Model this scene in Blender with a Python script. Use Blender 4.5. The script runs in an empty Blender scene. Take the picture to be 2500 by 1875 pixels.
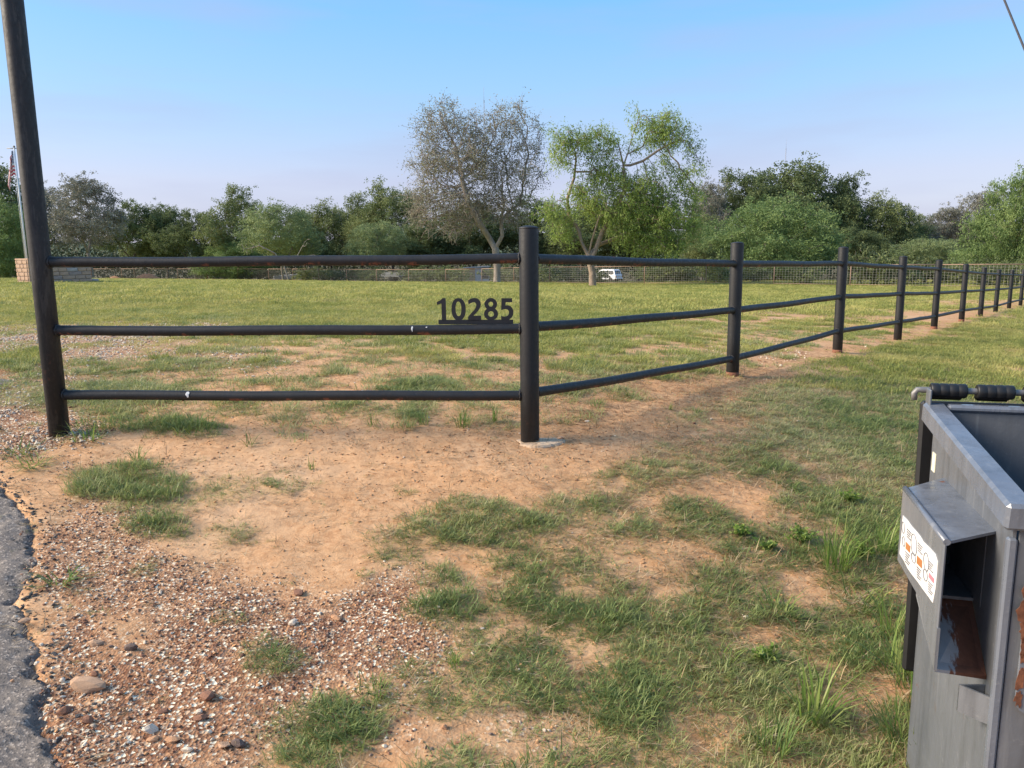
import bpy, math, random
import numpy as np
from mathutils import Vector, Matrix, kdtree, Euler

random.seed(7)
RNG = np.random.default_rng(11)
SC = bpy.context.scene
COL = SC.collection

# ------------------------------------------------------------------ camera
PITCH = math.radians(9.5)
ROLL = math.radians(0.6)
FPX = 1878.0
CAM = np.array([0.0, 0.0, 1.5])
_f = np.array([0, math.cos(PITCH), -math.sin(PITCH)])
_r0 = np.array([1.0, 0, 0]); _u0 = np.array([0, math.sin(PITCH), math.cos(PITCH)])
_r = _r0 * math.cos(ROLL) - _u0 * math.sin(ROLL)
_u = _r0 * math.sin(ROLL) + _u0 * math.cos(ROLL)
cam_data = bpy.data.cameras.new('camera')
cam = bpy.data.objects.new('camera', cam_data); COL.objects.link(cam)
cam_data.sensor_width = 36.0
cam_data.lens = FPX / 2500.0 * 36.0
cam_data.clip_start = 0.05; cam_data.clip_end = 6000
M = Matrix(((_r[0], _u[0], -_f[0], CAM[0]), (_r[1], _u[1], -_f[1], CAM[1]), (_r[2], _u[2], -_f[2], CAM[2]), (0, 0, 0, 1)))
cam.matrix_world = M
SC.camera = cam

# ------------------------------------------------------------------ sky, sun, exposure
SUN_EL = math.radians(30.0)
SUN_AZ = math.radians(-94.0)          # from +Y towards +X; the sun stands to the left
w = bpy.data.worlds.new('World'); SC.world = w; w.use_nodes = True
nt = w.node_tree; nt.nodes.clear()
out = nt.nodes.new('ShaderNodeOutputWorld'); bg = nt.nodes.new('ShaderNodeBackground')
sky = nt.nodes.new('ShaderNodeTexSky'); sky.sky_type = 'NISHITA'; sky.sun_disc = False
sky.sun_elevation = SUN_EL; sky.sun_rotation = SUN_AZ
sky.air_density = 1.0; sky.dust_density = 1.4; sky.ozone_density = 1.6; sky.altitude = 100
bg.inputs[1].default_value = 0.085
# thin high evening haze: cooler lavender low in the sky, the same in every direction
geo = nt.nodes.new('ShaderNodeTexCoord'); sep = nt.nodes.new('ShaderNodeSeparateXYZ')
nt.links.new(geo.outputs['Generated'], sep.inputs[0])
ramp = nt.nodes.new('ShaderNodeValToRGB')
cr = ramp.color_ramp; cr.interpolation = 'LINEAR'
cr.elements[0].position = 0.0; cr.elements[0].color = (2.35, 2.30, 3.15, 1)
cr.elements[1].position = 1.0; cr.elements[1].color = (0.95, 1.95, 3.6, 1)
e = cr.elements.new(0.09); e.color = (2.20, 2.28, 3.25, 1)
e = cr.elements.new(0.18); e.color = (1.38, 2.45, 3.85, 1)
e = cr.elements.new(0.30); e.color = (0.74, 2.22, 4.30, 1)
nt.links.new(sep.outputs['Z'], ramp.inputs[0])
cl = nt.nodes.new('ShaderNodeTexNoise'); cl.inputs['Scale'].default_value = 2.2; cl.inputs['Detail'].default_value = 5
mp = nt.nodes.new('ShaderNodeMapping'); mp.inputs['Scale'].default_value = (1, 1, 7)
nt.links.new(geo.outputs['Generated'], mp.inputs[0]); nt.links.new(mp.outputs[0], cl.inputs[0])
clr = nt.nodes.new('ShaderNodeMapRange'); clr.inputs[1].default_value = .46; clr.inputs[2].default_value = .68
clr.inputs[3].default_value = 0; clr.inputs[4].default_value = .38
nt.links.new(cl.outputs[0], clr.inputs[0])
mixs = nt.nodes.new('ShaderNodeMixRGB'); mixs.inputs[0].default_value = 0.75
nt.links.new(sky.outputs[0], mixs.inputs[1]); nt.links.new(ramp.outputs[0], mixs.inputs[2])
mixc = nt.nodes.new('ShaderNodeMixRGB'); mixc.inputs[2].default_value = (1.95, 2.08, 2.9, 1)
nt.links.new(clr.outputs[0], mixc.inputs[0]); nt.links.new(mixs.outputs[0], mixc.inputs[1])
nt.links.new(mixc.outputs[0], bg.inputs[0]); nt.links.new(bg.outputs[0], out.inputs[0])

sd = bpy.data.lights.new('sun', 'SUN'); sd.energy = 2.5; sd.angle = math.radians(26.0); sd.color = (1.0, 0.86, 0.68)
so = bpy.data.objects.new('sun', sd); COL.objects.link(so)
sdir = Vector((math.sin(SUN_AZ) * math.cos(SUN_EL), math.cos(SUN_AZ) * math.cos(SUN_EL), math.sin(SUN_EL)))
so.rotation_euler = sdir.to_track_quat('Z', 'Y').to_euler(); so.location = (-20, 0, 20)

SC.view_settings.view_transform = 'Standard'; SC.view_settings.look = 'None'
SC.view_settings.exposure = 1.62; SC.view_settings.gamma = 1.0; SC.view_settings.use_curve_mapping = False
SC.render.engine = 'CYCLES'
SC.cycles.max_bounces = 4; SC.cycles.transparent_max_bounces = 8

# ------------------------------------------------------------------ pixel -> place
def ray(px, py):
    return _f + (px - 1250.0) / FPX * _r - (py - 937.5) / FPX * _u
def at(px, py, Y):
    d = ray(px, py); return CAM + d * (Y / d[1])

# ------------------------------------------------------------------ numpy noise
def _hash(ix, iy, seed):
    h = (ix.astype(np.int64) * 374761393 + iy.astype(np.int64) * 668265263 + seed * 974634777) & 0xFFFFFFFF
    h = ((h ^ (h >> 13)) * 1274126177) & 0xFFFFFFFF
    return ((h ^ (h >> 16)) & 0xFFFFFF) / float(0xFFFFFF)
def vn(x, y, seed=0):
    x = np.asarray(x, float); y = np.asarray(y, float)
    ix = np.floor(x); iy = np.floor(y); fx = x - ix; fy = y - iy
    fx = fx * fx * (3 - 2 * fx); fy = fy * fy * (3 - 2 * fy)
    a = _hash(ix, iy, seed); b = _hash(ix + 1, iy, seed); c = _hash(ix, iy + 1, seed); d = _hash(ix + 1, iy + 1, seed)
    return (a * (1 - fx) + b * fx) * (1 - fy) + (c * (1 - fx) + d * fx) * fy
def fbm(x, y, seed=0, oct=4):
    s = 0; a = .5; t = 0
    for k in range(oct):
        s = s + a * vn(x * 2 ** k + 17.3 * k, y * 2 ** k - 9.1 * k, seed + k); t += a; a *= .5
    return s / t
def sstep(a, b, x):
    t = np.clip((x - a) / (b - a), 0, 1); return t * t * (3 - 2 * t)

# ------------------------------------------------------------------ fence layout (needed by the terrain)
DM = 4.6
fdir = np.array([0.62, 0.7846])
STEP = 3.08
# px x, top y, base y, rail y's
POSTS = [(1294, 556, 1074, 631, 799, 961), (1788, 594, 918, 643, 757, 875), (2044, 605, 861, 643, 724, 808),
         (2191, 627, 830, 652, 717, 786), (2280, 636, 802, 657, 715.5, 772), (2347, 646, 784, 664, 711, 758),
         (2393, 654, 773, 668, 709, 752), (2430, 659, 762, 670, 706.5, 747), (2463, 660, 752, 671.5, 704, 738), (2491, 659, 746, 672, 701, 732)]
POST_D = [DM + fdir[1] * STEP * i for i in range(10)]
LEFT_D = 4.66

WF = [(-250, 681, 105), (300, 681, 92), (650, 684, 84), (1000, 691, 70), (1150, 692, 66), (1456, 694, 54), (1730, 694, 49), (2206, 701, 42), (2480, 704, 39), (2800, 708, 36)]

ctrl = []
for (px, ty, by, *_), d in zip(POSTS, POST_D): ctrl.append(at(px, by, d))
ctrl.append(at(140, 1062, LEFT_D))
for (px, y, d) in WF: ctrl.append(at(px, y, d))
OAK = at(1213, 691, 58); MESQ = at(1447, 701, 48); PLANT = at(140, 692, 34)
ctrl += [OAK, MESQ, PLANT, at(1470, 688, 105), at(238, 682, 60)]
ctrl += [np.array(p, float) for p in [(0, 0, 0), (-3, 0, .04), (3, 0, -.03), (0, -5, 0), (-8, -5, 0), (8, -5, -.1), (0, 2, .05), (1.4, 1.9, .0), (-1.6, 2.0, .09),
                                       (12, 4, -.25), (25, 10, -.7), (-9, 6, .42), (-30, 20, .5), (-120, 110, -2.2), (0, 125, -3.2), (80, 110, -3), (70, 50, -1.2), (-80, 50, .2)]]
ctrl = np.array(ctrl)
def _tps(r2): return np.where(r2 > 1e-9, 0.5 * r2 * np.log(r2 + 1e-12), 0)
_S = 20.0
_cp = ctrl[:, :2] / _S
_n = len(ctrl)
_A = np.zeros((_n + 3, _n + 3))
_A[:_n, :_n] = _tps(((_cp[:, None] - _cp[None]) ** 2).sum(-1)) + np.eye(_n) * 2e-4
_A[:_n, _n] = 1; _A[:_n, _n + 1:] = _cp; _A[_n, :_n] = 1; _A[_n + 1:, :_n] = _cp.T
_w = np.linalg.solve(_A, np.r_[ctrl[:, 2], 0, 0, 0])
def zg(x, y):
    x = np.asarray(x, float); y = np.asarray(y, float); sh = np.broadcast(x, y).shape
    X = np.broadcast_to(x, sh).ravel(); Y = np.broadcast_to(y, sh).ravel(); o = np.empty(X.size)
    for k in range(0, X.size, 40000):
        xx = np.clip(X[k:k + 40000], -130, 110) / _S; yy = np.clip(Y[k:k + 40000], -12, 130) / _S
        r2 = (xx[:, None] - _cp[None, :, 0]) ** 2 + (yy[:, None] - _cp[None, :, 1]) ** 2
        o[k:k + 40000] = _tps(r2) @ _w[:_n] + _w[_n] + _w[_n + 1] * xx + _w[_n + 2] * yy
    R = np.hypot(X, Y); t = sstep(100, 190, R)
    o = o * (1 - t) + t * (-3.5)
    return o.reshape(sh)
def z1(x, y): return float(zg(np.array([x]), np.array([y]))[0])
def gp(px, py):
    """the spot on the ground seen at that pixel"""
    d = ray(px, py); lo, hi = 1.0, 140.0
    ts = np.geomspace(lo, hi, 400)
    P = CAM[None] + ts[:, None] * d[None]
    s = P[:, 2] - zg(P[:, 0], P[:, 1])
    k = np.argmax(s < 0) if (s < 0).any() else 399
    if k == 0: k = 1
    a, b = ts[k - 1], ts[k]
    t = a + (b - a) * (s[k - 1] / max(1e-9, s[k - 1] - s[k])) if s[k] < 0 else b
    return CAM + d * t

# ------------------------------------------------------------------ scene helpers
def prop(o, label=None, cat=None, group=None, kind=None):
    if label: o['label'] = label
    if cat: o['category'] = cat
    if group: o['group'] = group
    if kind: o['kind'] = kind
    return o
def empty(name, loc, rz=0, label=None, cat=None, group=None):
    o = bpy.data.objects.new(name, None); COL.objects.link(o); o.location = loc; o.rotation_euler = (0, 0, rz)
    o.empty_display_size = .2
    return prop(o, label, cat, group)
def link(name, me, parent=None, mat=None):
    o = bpy.data.objects.new(name, me); COL.objects.link(o)
    if mat and not len(me.materials): me.materials.append(mat)
    if parent: o.parent = parent
    return o
def copy_tree(o, parent=None):
    c = o.copy(); COL.objects.link(c)
    if parent: c.parent = parent
    for ch in o.children: copy_tree(ch, c)
    return c
def np_mesh(name, V, F, smooth=False, mat=None, attrs=None):
    """V (n,3); F (m,k) all faces of one size"""
    me = bpy.data.meshes.new(name); V = np.asarray(V, np.float32); F = np.asarray(F, np.int32)
    m, k = F.shape
    me.vertices.add(len(V)); me.vertices.foreach_set('co', V.ravel())
    me.loops.add(m * k); me.loops.foreach_set('vertex_index', F.ravel())
    me.polygons.add(m); me.polygons.foreach_set('loop_start', np.arange(0, m * k, k, dtype=np.int32))
    me.polygons.foreach_set('loop_total', np.full(m, k, np.int32))
    if smooth: me.polygons.foreach_set('use_smooth', np.ones(m, bool))
    me.update(calc_edges=True)
    for nm, arr in (attrs or {}).items():
        a = me.attributes.new(nm, 'FLOAT', 'POINT'); a.data.foreach_set('value', np.asarray(arr, np.float32))
    if mat: me.materials.append(mat)
    return me

class MB:
    """collects shapes of one part into one mesh"""
    def __init__(s): s.v = []; s.f = []; s.sm = []
    def add(s, vs, fs, smooth=False):
        b = len(s.v); s.v += [tuple(map(float, p)) for p in vs]; s.f += [tuple(i + b for i in f) for f in fs]; s.sm += [smooth] * len(fs); return s
    def box(s, c, size, rot=None, bev=0.0):
        hx, hy, hz = size[0] / 2, size[1] / 2, size[2] / 2
        R = rot if rot is not None else Matrix.Identity(3); c = Vector(c)
        if bev <= 0:
            vs = [R @ Vector((x * hx, y * hy, z * hz)) + c for x in (-1, 1) for y in (-1, 1) for z in (-1, 1)]
            s.add(vs, [(0, 1, 3, 2), (4, 6, 7, 5), (0, 4, 5, 1), (2, 3, 7, 6), (0, 2, 6, 4), (1, 5, 7, 3)]); return s
        b = min(bev, hx * .9, hy * .9, hz * .9)
        vs = []; idx = {}
        for x in (-1, 1):
            for y in (-1, 1):
                for z in (-1, 1):
                    for ax in range(3):
                        p = [x * (hx - b), y * (hy - b), z * (hz - b)]; p[ax] = (x, y, z)[ax] * (hx, hy, hz)[ax]
                        idx[(x, y, z, ax)] = len(vs); vs.append(R @ Vector(p) + c)
        fs = []
        for sg in (-1, 1):
            q = lambda y, z: idx[(sg, y, z, 0)]; f = (q(-1, -1), q(1, -1), q(1, 1), q(-1, 1)); fs.append(f if sg > 0 else f[::-1])
            q = lambda x, z: idx[(x, sg, z, 1)]; f = (q(-1, -1), q(-1, 1), q(1, 1), q(1, -1)); fs.append(f if sg > 0 else f[::-1])
            q = lambda x, y: idx[(x, y, sg, 2)]; f = (q(-1, -1), q(1, -1), q(1, 1), q(-1, 1)); fs.append(f if sg > 0 else f[::-1])
        for a1 in (-1, 1):
            for a2 in (-1, 1):
                f = (idx[(a1, a2, -1, 0)], idx[(a1, a2, 1, 0)], idx[(a1, a2, 1, 1)], idx[(a1, a2, -1, 1)]); fs.append(f if a1 * a2 < 0 else f[::-1])
                f = (idx[(a1, -1, a2, 0)], idx[(a1, 1, a2, 0)], idx[(a1, 1, a2, 2)], idx[(a1, -1, a2, 2)]); fs.append(f if a1 * a2 > 0 else f[::-1])
                f = (idx[(-1, a1, a2, 1)], idx[(1, a1, a2, 1)], idx[(1, a1, a2, 2)], idx[(-1, a1, a2, 2)]); fs.append(f if a1 * a2 < 0 else f[::-1])
        for x in (-1, 1):
            for y in (-1, 1):
                for z in (-1, 1):
                    f = (idx[(x, y, z, 0)], idx[(x, y, z, 1)], idx[(x, y, z, 2)]); fs.append(f if x * y * z > 0 else f[::-1])
        s.add(vs, fs); return s
    def tube(s, pts, rad, n=8, cap=True, smooth=True):
        P = [Vector(p) for p in pts]; k = len(P); rr = rad if hasattr(rad, '__len__') else [rad] * k
        up = None; rings = []; vs = []; fs = []
        for i in range(k):
            t = (P[min(i + 1, k - 1)] - P[max(i - 1, 0)]); t = t.normalized() if t.length > 1e-9 else Vector((0, 0, 1))
            if up is None:
                up = t.orthogonal().normalized()
            up = (up - t * up.dot(t)); up = up.normalized() if up.length > 1e-6 else t.orthogonal().normalized()
            bn = t.cross(up)
            rings.append(len(vs))
            for j in range(n):
                a = 2 * math.pi * j / n; vs.append(P[i] + (up * math.cos(a) + bn * math.sin(a)) * rr[i])
        for i in range(k - 1):
            for j in range(n):
                fs.append((rings[i] + j, rings[i] + (j + 1) % n, rings[i + 1] + (j + 1) % n, rings[i + 1] + j))
        s.add(vs, fs, smooth)
        if cap:
            b = len(s.v) - len(vs)
            s.f.append(tuple(b + j for j in range(n))[::-1]); s.sm.append(False)
            s.f.append(tuple(b + rings[-1] + j for j in range(n))); s.sm.append(False)
        return s
    def lathe(s, prof, n=24, c=(0, 0, 0), smooth=True):
        """prof: (r, z) from bottom to top"""
        vs = []; fs = []
        for (r, z) in prof:
            for j in range(n):
                a = 2 * math.pi * j / n; vs.append((c[0] + r * math.cos(a), c[1] + r * math.sin(a), c[2] + z))
        for i in range(len(prof) - 1):
            for j in range(n):
                fs.append((i * n + j, i * n + (j + 1) % n, (i + 1) * n + (j + 1) % n, (i + 1) * n + j))
        s.add(vs, fs, smooth)
        b = len(s.v) - len(vs)
        if prof[0][0] > 1e-5: s.f.append(tuple(b + j for j in range(n))[::-1]); s.sm.append(False)
        if prof[-1][0] > 1e-5: s.f.append(tuple(b + (len(prof) - 1) * n + j for j in range(n))); s.sm.append(False)
        return s
    def prism(s, poly, fn0, fn1):
        """poly: 2-D points; fn0/fn1 map (u, v) to the two end faces"""
        n = len(poly); vs = [fn0(*p) for p in poly] + [fn1(*p) for p in poly]
        fs = [tuple(range(n))[::-1], tuple(range(n, 2 * n))] + [(i, (i + 1) % n, n + (i + 1) % n, n + i) for i in range(n)]
        s.add(vs, fs); return s
    def build(s, name, mat, parent=None, bevel=0):
        me = bpy.data.meshes.new(name); me.from_pydata(s.v, [], s.f); me.update()
        me.polygons.foreach_set('use_smooth', s.sm)
        o = link(name, me, parent, mat)
        if bevel:
            m = o.modifiers.new('bevel', 'BEVEL'); m.width = bevel; m.segments = 2; m.limit_method = 'ANGLE'; m.angle_limit = math.radians(40)
        return o

# ------------------------------------------------------------------ materials
def newmat(name):
    m = bpy.data.materials.new(name); m.use_nodes = True; nt = m.node_tree
    p = nt.nodes['Principled BSDF']; return m, nt, p
def N(nt, kind, **kw):
    n = nt.nodes.new(kind)
    for k, v in kw.items():
        if k in n.inputs.keys(): n.inputs[k].default_value = v
        else: setattr(n, k, v)
    return n
def L(nt, a, b): nt.links.new(a, b)
def noise(nt, vec, scale, detail=4, rough=.55, stretch=None):
    n = N(nt, 'ShaderNodeTexNoise'); n.inputs['Scale'].default_value = scale; n.inputs['Detail'].default_value = detail; n.inputs['Roughness'].default_value = rough
    if stretch:
        mp = N(nt, 'ShaderNodeMapping'); mp.inputs['Scale'].default_value = stretch; L(nt, vec, mp.inputs[0]); vec = mp.outputs[0]
    L(nt, vec, n.inputs['Vector']); return n.outputs['Fac'] if 'Fac' in n.outputs.keys() else n.outputs[0]
def rng(nt, v, a, b, c=0.0, d=1.0):
    n = N(nt, 'ShaderNodeMapRange'); n.inputs[1].default_value = a; n.inputs[2].default_value = b; n.inputs[3].default_value = c; n.inputs[4].default_value = d
    L(nt, v, n.inputs[0]); return n.outputs[0]
def mix(nt, fac, a, b, mode='MIX'):
    n = N(nt, 'ShaderNodeMixRGB'); n.blend_type = mode
    for s, v in ((n.inputs[0], fac), (n.inputs[1], a), (n.inputs[2], b)):
        if isinstance(v, (int, float)): s.default_value = v if s.name == 'Fac' else (v, v, v, 1)
        elif isinstance(v, tuple): s.default_value = (*v, 1) if len(v) == 3 else v
        else: L(nt, v, s)
    return n.outputs[0]
def math_(nt, op, a, b=None):
    n = N(nt, 'ShaderNodeMath'); n.operation = op
    for s, v in ((n.inputs[0], a), (n.inputs[1], b)):
        if v is None: continue
        if isinstance(v, (int, float)): s.default_value = v
        else: L(nt, v, s)
    return n.outputs[0]
def ocoord(nt): return N(nt, 'ShaderNodeTexCoord').outputs['Object']
def bump(nt, p, h, strength=.3, dist=.01):
    b = N(nt, 'ShaderNodeBump'); b.inputs['Strength'].default_value = strength; b.inputs['Distance'].default_value = dist
    L(nt, h, b.inputs['Height']); L(nt, b.outputs[0], p.inputs['Normal']); return b
def simple(name, c1, c2, scale=6, rough=.7, bmp=.2, bscale=None, metal=0.0, dist=.01, stretch=None, detail=5):
    m, nt, p = newmat(name); v = ocoord(nt)
    n1 = noise(nt, v, scale, detail, .6, stretch)
    L(nt, mix(nt, rng(nt, n1, .3, .7), c1, c2), p.inputs['Base Color'])
    p.inputs['Roughness'].default_value = rough; p.inputs['Metallic'].default_value = metal
    if bmp: bump(nt, p, noise(nt, v, bscale or scale * 3, 4, .6, stretch), bmp, dist)
    return m
def attr(nt, name, typ='GEOMETRY'):
    n = N(nt, 'ShaderNodeAttribute'); n.attribute_name = name; n.attribute_type = typ; return n
def foliage(name, dark, mid, light, inst=False, transl=.4, rough=.6):
    """leaf material; each leaf carries its own tint"""
    m = bpy.data.materials.new(name); m.use_nodes = True; nt = m.node_tree; nt.nodes.clear()
    o = N(nt, 'ShaderNodeOutputMaterial'); p = N(nt, 'ShaderNodeBsdfPrincipled'); t = N(nt, 'ShaderNodeBsdfTranslucent'); ms = N(nt, 'ShaderNodeMixShader')
    a = attr(nt, 'tint').outputs['Fac']
    if inst:
        b = attr(nt, 'itint', 'INSTANCER').outputs['Fac']
        a = math_(nt, 'ADD', math_(nt, 'MULTIPLY', math_(nt, 'SUBTRACT', a, .5), .55), b)
    r = N(nt, 'ShaderNodeValToRGB'); cr = r.color_ramp
    cr.elements[0].position = .0; cr.elements[0].color = (*dark, 1); cr.elements[1].position = 1; cr.elements[1].color = (*light, 1)
    e = cr.elements.new(.5); e.color = (*mid, 1)
    L(nt, a, r.inputs[0]); L(nt, r.outputs[0], p.inputs['Base Color']); L(nt, r.outputs[0], t.inputs[0])
    p.inputs['Roughness'].default_value = rough; p.inputs['Specular IOR Level'].default_value = .25
    ms.inputs[0].default_value = transl
    L(nt, p.outputs[0], ms.inputs[1]); L(nt, t.outputs[0], ms.inputs[2]); L(nt, ms.outputs[0], o.inputs[0])
    return m

# ================================================================== GROUND
MAINP = at(1294, 1074, DM)[:2]
# patches of grass seen in front of and just behind the fence: px, py, rx, ry, density, tallness
PATCH = [(330, 1190, 150, 62, 1.0, 1.25), (400, 1285, 80, 30, .95, 1.3), (560, 1190, 120, 50, .55, .8), (570, 1300, 105, 42, .55, .8), (680, 1180, 85, 38, .6, .7),
         (430, 1040, 110, 26, 1.0, 1.5), (255, 1000, 70, 22, .7, 1.0), (600, 1005, 240, 24, .6, .9), (860, 1000, 150, 24, .55, .8), (1110, 1020, 150, 26, .35, 1.0),
         (50, 885, 90, 42, 1.0, 1.0), (130, 985, 60, 18, .4, .8), (310, 945, 120, 26, .55, .7), (430, 900, 140, 30, .5, .6),
         (1170, 1275, 200, 66, 1.0, 1.0), (980, 1330, 80, 40, .6, .8), (1400, 1235, 120, 32, .85, .9), (1560, 1160, 170, 36, .8, .8), (1450, 1190, 110, 26, .5, .8), (1720, 1130, 130, 40, .55, .7),
         (1320, 1360, 130, 50, .8, .9), (1090, 1490, 85, 72, 1.0, 1.35), (1300, 1480, 180, 75, .9, 1.05), (1480, 1430, 140, 55, .55, .9), (1740, 1430, 150, 90, 1.0, 1.0), (1560, 1530, 190, 70, .95, 1.1),
         (1870, 1470, 160, 45, .8, 1.1), (1600, 1720, 260, 130, 1.0, 1.25), (1900, 1760, 330, 150, .95, 1.3), (1500, 1840, 260, 90, .85, 1.1), (2160, 1600, 130, 140, .9, 1.6), (2200, 1780, 130, 160, 1.0, 1.9),
         (810, 1800, 140, 105, 1.0, 1.25), (900, 1745, 90, 60, .7, 1.0), (665, 1612, 75, 48, 1.0, 1.0), (925, 1690, 42, 26, .9, 1.2), (1095, 1725, 90, 62, .75, 1.0), (1250, 1640, 100, 40, .45, .9),
         (1330, 1560, 120, 40, .45, .8), (1010, 1640, 90, 40, .5, .8), (2100, 1290, 190, 110, .9, 1.25), (1950, 1060, 220, 95, .8, .8), (2150, 1130, 190, 120, .85, .9), (1850, 960, 190, 50, .75, .8),
         (1690, 1020, 110, 34, .6, .7), (1640, 1090, 90, 30, .5, .6), (2250, 900, 260, 70, .8, .8), (1700, 905, 70, 20, .8, 1.0), (1450, 940, 130, 20, .5, .8), (1600, 890, 150, 22, .7, 1.0),
         (1300, 970, 60, 14, .5, .9), (1440, 1010, 50, 12, .3, .9), (2050, 930, 150, 40, .7, .8), (220, 1445, 50, 12, .35, .6), (560, 1505, 60, 14, .4, .6)]
BARE = [(1870, 1560, 140, 55, 1.0), (1640, 1365, 120, 62, .85), (1960, 1300, 90, 40, .6), (1840, 1200, 130, 40, .45), (1400, 1040, 330, 50, .9), (1150, 1150, 380, 60, .95), (800, 1130, 330, 55, .9),
        (2010, 1690, 70, 55, .7), (1430, 1590, 90, 34, .5), (1260, 1800, 210, 80, .8), (1480, 1330, 80, 22, .5), (2260, 1470, 60, 35, .5), (600, 920, 420, 20, .55), (1000, 900, 320, 26, .8)]
GRAVEL = [(600, 1560, 420, 220, 1.0), (330, 1720, 330, 260, 1.0), (900, 1560, 250, 170, 1.0), (300, 1440, 260, 120, .8), (240, 1300, 150, 110, .75), (60, 1010, 190, 95, 1.0), (300, 850, 190, 40, .75), (1250, 1640, 160, 70, .35),
          (500, 870, 200, 40, .4), (1250, 1800, 200, 90, .4), (1850, 860, 130, 26, .25), (950, 1750, 160, 120, .45), (150, 1350, 90, 150, .9), (190, 1560, 130, 150, .9), (260, 1230, 110, 60, .4)]
def _ell(lst):
    o = []
    for t in lst:
        c = gp(t[0], t[1]); dep = np.hypot(c[0], c[1]); e1 = gp(t[0] + t[2], t[1]); a = gp(t[0], t[1] - t[3]); b = gp(t[0], min(t[1] + t[3], 1990))
        ax = (e1 - c)[:2]; ay = (a - b)[:2] / 2
        o.append((c[:2], np.linalg.inv(np.array([ax, ay]).T), t[4:]))
    return o
E_P, E_B, E_G = _ell(PATCH), _ell(BARE), _ell(GRAVEL)
def _edist(e, x, y):
    q = np.stack([x - e[0][0], y - e[0][1]], -1) @ e[1].T
    return np.hypot(q[..., 0], q[..., 1])
ASPH_PX = [(0, 1166), (60, 1225), (105, 1300), (96, 1380), (72, 1460), (78, 1520), (112, 1600), (138, 1670), (138, 1745), (150, 1817), (188, 1875)]
_ae = [gp(*p)[:2] for p in ASPH_PX]
_ae = [_ae[0] + (_ae[0] - _ae[2]) * 2.2, _ae[0] + (_ae[0] - _ae[1]) * 1.1] + _ae + [_ae[-1] + np.array([.12, -.5]), _ae[-1] + np.array([.2, -3.0])]
AE = np.array(_ae)
def asph_x(y):
    """x of the asphalt's edge at that y"""
    o = np.argsort(AE[:, 1]); return np.interp(y, AE[o, 1], AE[o, 0])
def masks(x, y):
    x = np.asarray(x, float); y = np.asarray(y, float)
    wob = (fbm(x * 2.3, y * 2.3, 3, 4) - .5); wob2 = fbm(x * 9, y * 9, 21, 3) - .5
    dx, dy = x - MAINP[0], y - MAINP[1]
    side = -fdir[1] * dx + fdir[0] * dy            # > 0 inside the right-hand fence
    q = np.minimum(dy, side)                      # depth inside the yard
    big = fbm(x * .55, y * .55, 40, 4); med = fbm(x * 1.7, y * 1.7, 50, 4)
    inside = (q > 0)
    dens = np.where(inside, np.clip(.22 + .060 * q, 0, .75), 0.0)
    med = med * (1 - sstep(9, 3, q) * .75) + fbm(x * 4.6, y * 3.6, 55, 3) * sstep(9, 3, q) * .75
    g_in = sstep(.0, .16, med * .75 + big * .5 - (.86 - dens))
    g_in = np.where(q > 9, np.maximum(g_in, sstep(9, 14, q)), g_in)
    out = -side
    g_out = np.where((~inside) & (dx > 0), sstep(-.06, .12, med * .8 + big * .4 - (.66 - np.clip(.12 * out, 0, .35))), 0) * sstep(.22, .7, out) * sstep(1.3, 2.4, x)
    g = np.maximum(g_in, g_out)
    tall = np.full(x.shape, .75)
    near = y < 14
    gg = np.zeros(x.shape)
    for e in E_P:
        d = _edist(e, x, y) + wob * 1.5 + wob2 * 1.0
        v = e[2][0] * (1 - sstep(.35, 1.2, d))
        tall = np.where(v > gg, e[2][1], tall); gg = np.maximum(gg, v)
    g = np.maximum(g, gg)
    xl = np.interp(y, [1.8, 2.6, 3.2, 3.7, 4.3, 5.0, 6.5], [-.45, -.15, -.35, .45, 1.0, 1.5, 2.7])
    spr = sstep(-.25, .35, x - xl + wob * .8) * sstep(.33, .51, fbm(x * 3.3, y * 3.3, 160, 4) + .2 * (fbm(x * .9, y * .9, 161, 2) - .5)) * .92 * (~inside)
    g = np.maximum(g, spr)
    g = g * np.where(y < 9, 0.72 + .28 * sstep(.36, .56, fbm(x * 6.5, y * 6.5, 170, 3)), 1)
    for e in E_B:
        d = _edist(e, x, y) + wob * 1.3 + wob2 * .5; g = g * (1 - .9 * e[2][0] * (1 - sstep(.45, 1.15, d)))
    strip = (1 - sstep(.15, .5, np.abs(side) + wob * .7)) * (dx > .2)          # bare strip under the right-hand fence
    g = g * (1 - .85 * strip * (q < 12))
    gr = np.zeros(x.shape)
    for e in E_G:
        d = _edist(e, x, y) + wob * 1.1; gr = np.maximum(gr, e[2][0] * (1 - sstep(.5, 1.15, d)))
    drive = sstep(-2.9, -4.2, x + .9 * wob) * sstep(13, 9, y + 3 * wob) * sstep(1.0, 3.0, y)
    gr = np.maximum(gr, .9 * drive); g = g * (1 - .75 * drive * (1 - np.clip(gg * 1.4, 0, 1)))
    asp = sstep(-.015, -.09, x - asph_x(y)) * (y < 7)
    g = g * (1 - asp)
    return g, np.clip(gr, 0, 1), tall, q, strip, asp
def axis(a, b, step, lo, hi, gr=1.07):
    m = list(np.arange(a, b + 1e-6, step)); s = step; p = m[-1]
    while p < hi: s = min(s * gr, 160); p += s; m.append(p)
    s = step; p = m[0]; l = []
    while p > lo: s = min(s * gr, 160); p -= s; l.append(p)
    return np.array(l[::-1] + m)
gx = axis(-3.6, 4.0, .03, -2500, 2500); gy = axis(1.7, 6.4, .03, -60, 3500)
GX, GY = np.meshgrid(gx, gy)
mg, mr, mt, mq, ms_, ma = masks(GX, GY)
Z = zg(GX, GY)
fine = sstep(14, 5, np.hypot(GX, GY))
soil_rough = fbm(GX * 3.1, GY * 3.1, 60, 5) - .5
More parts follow.
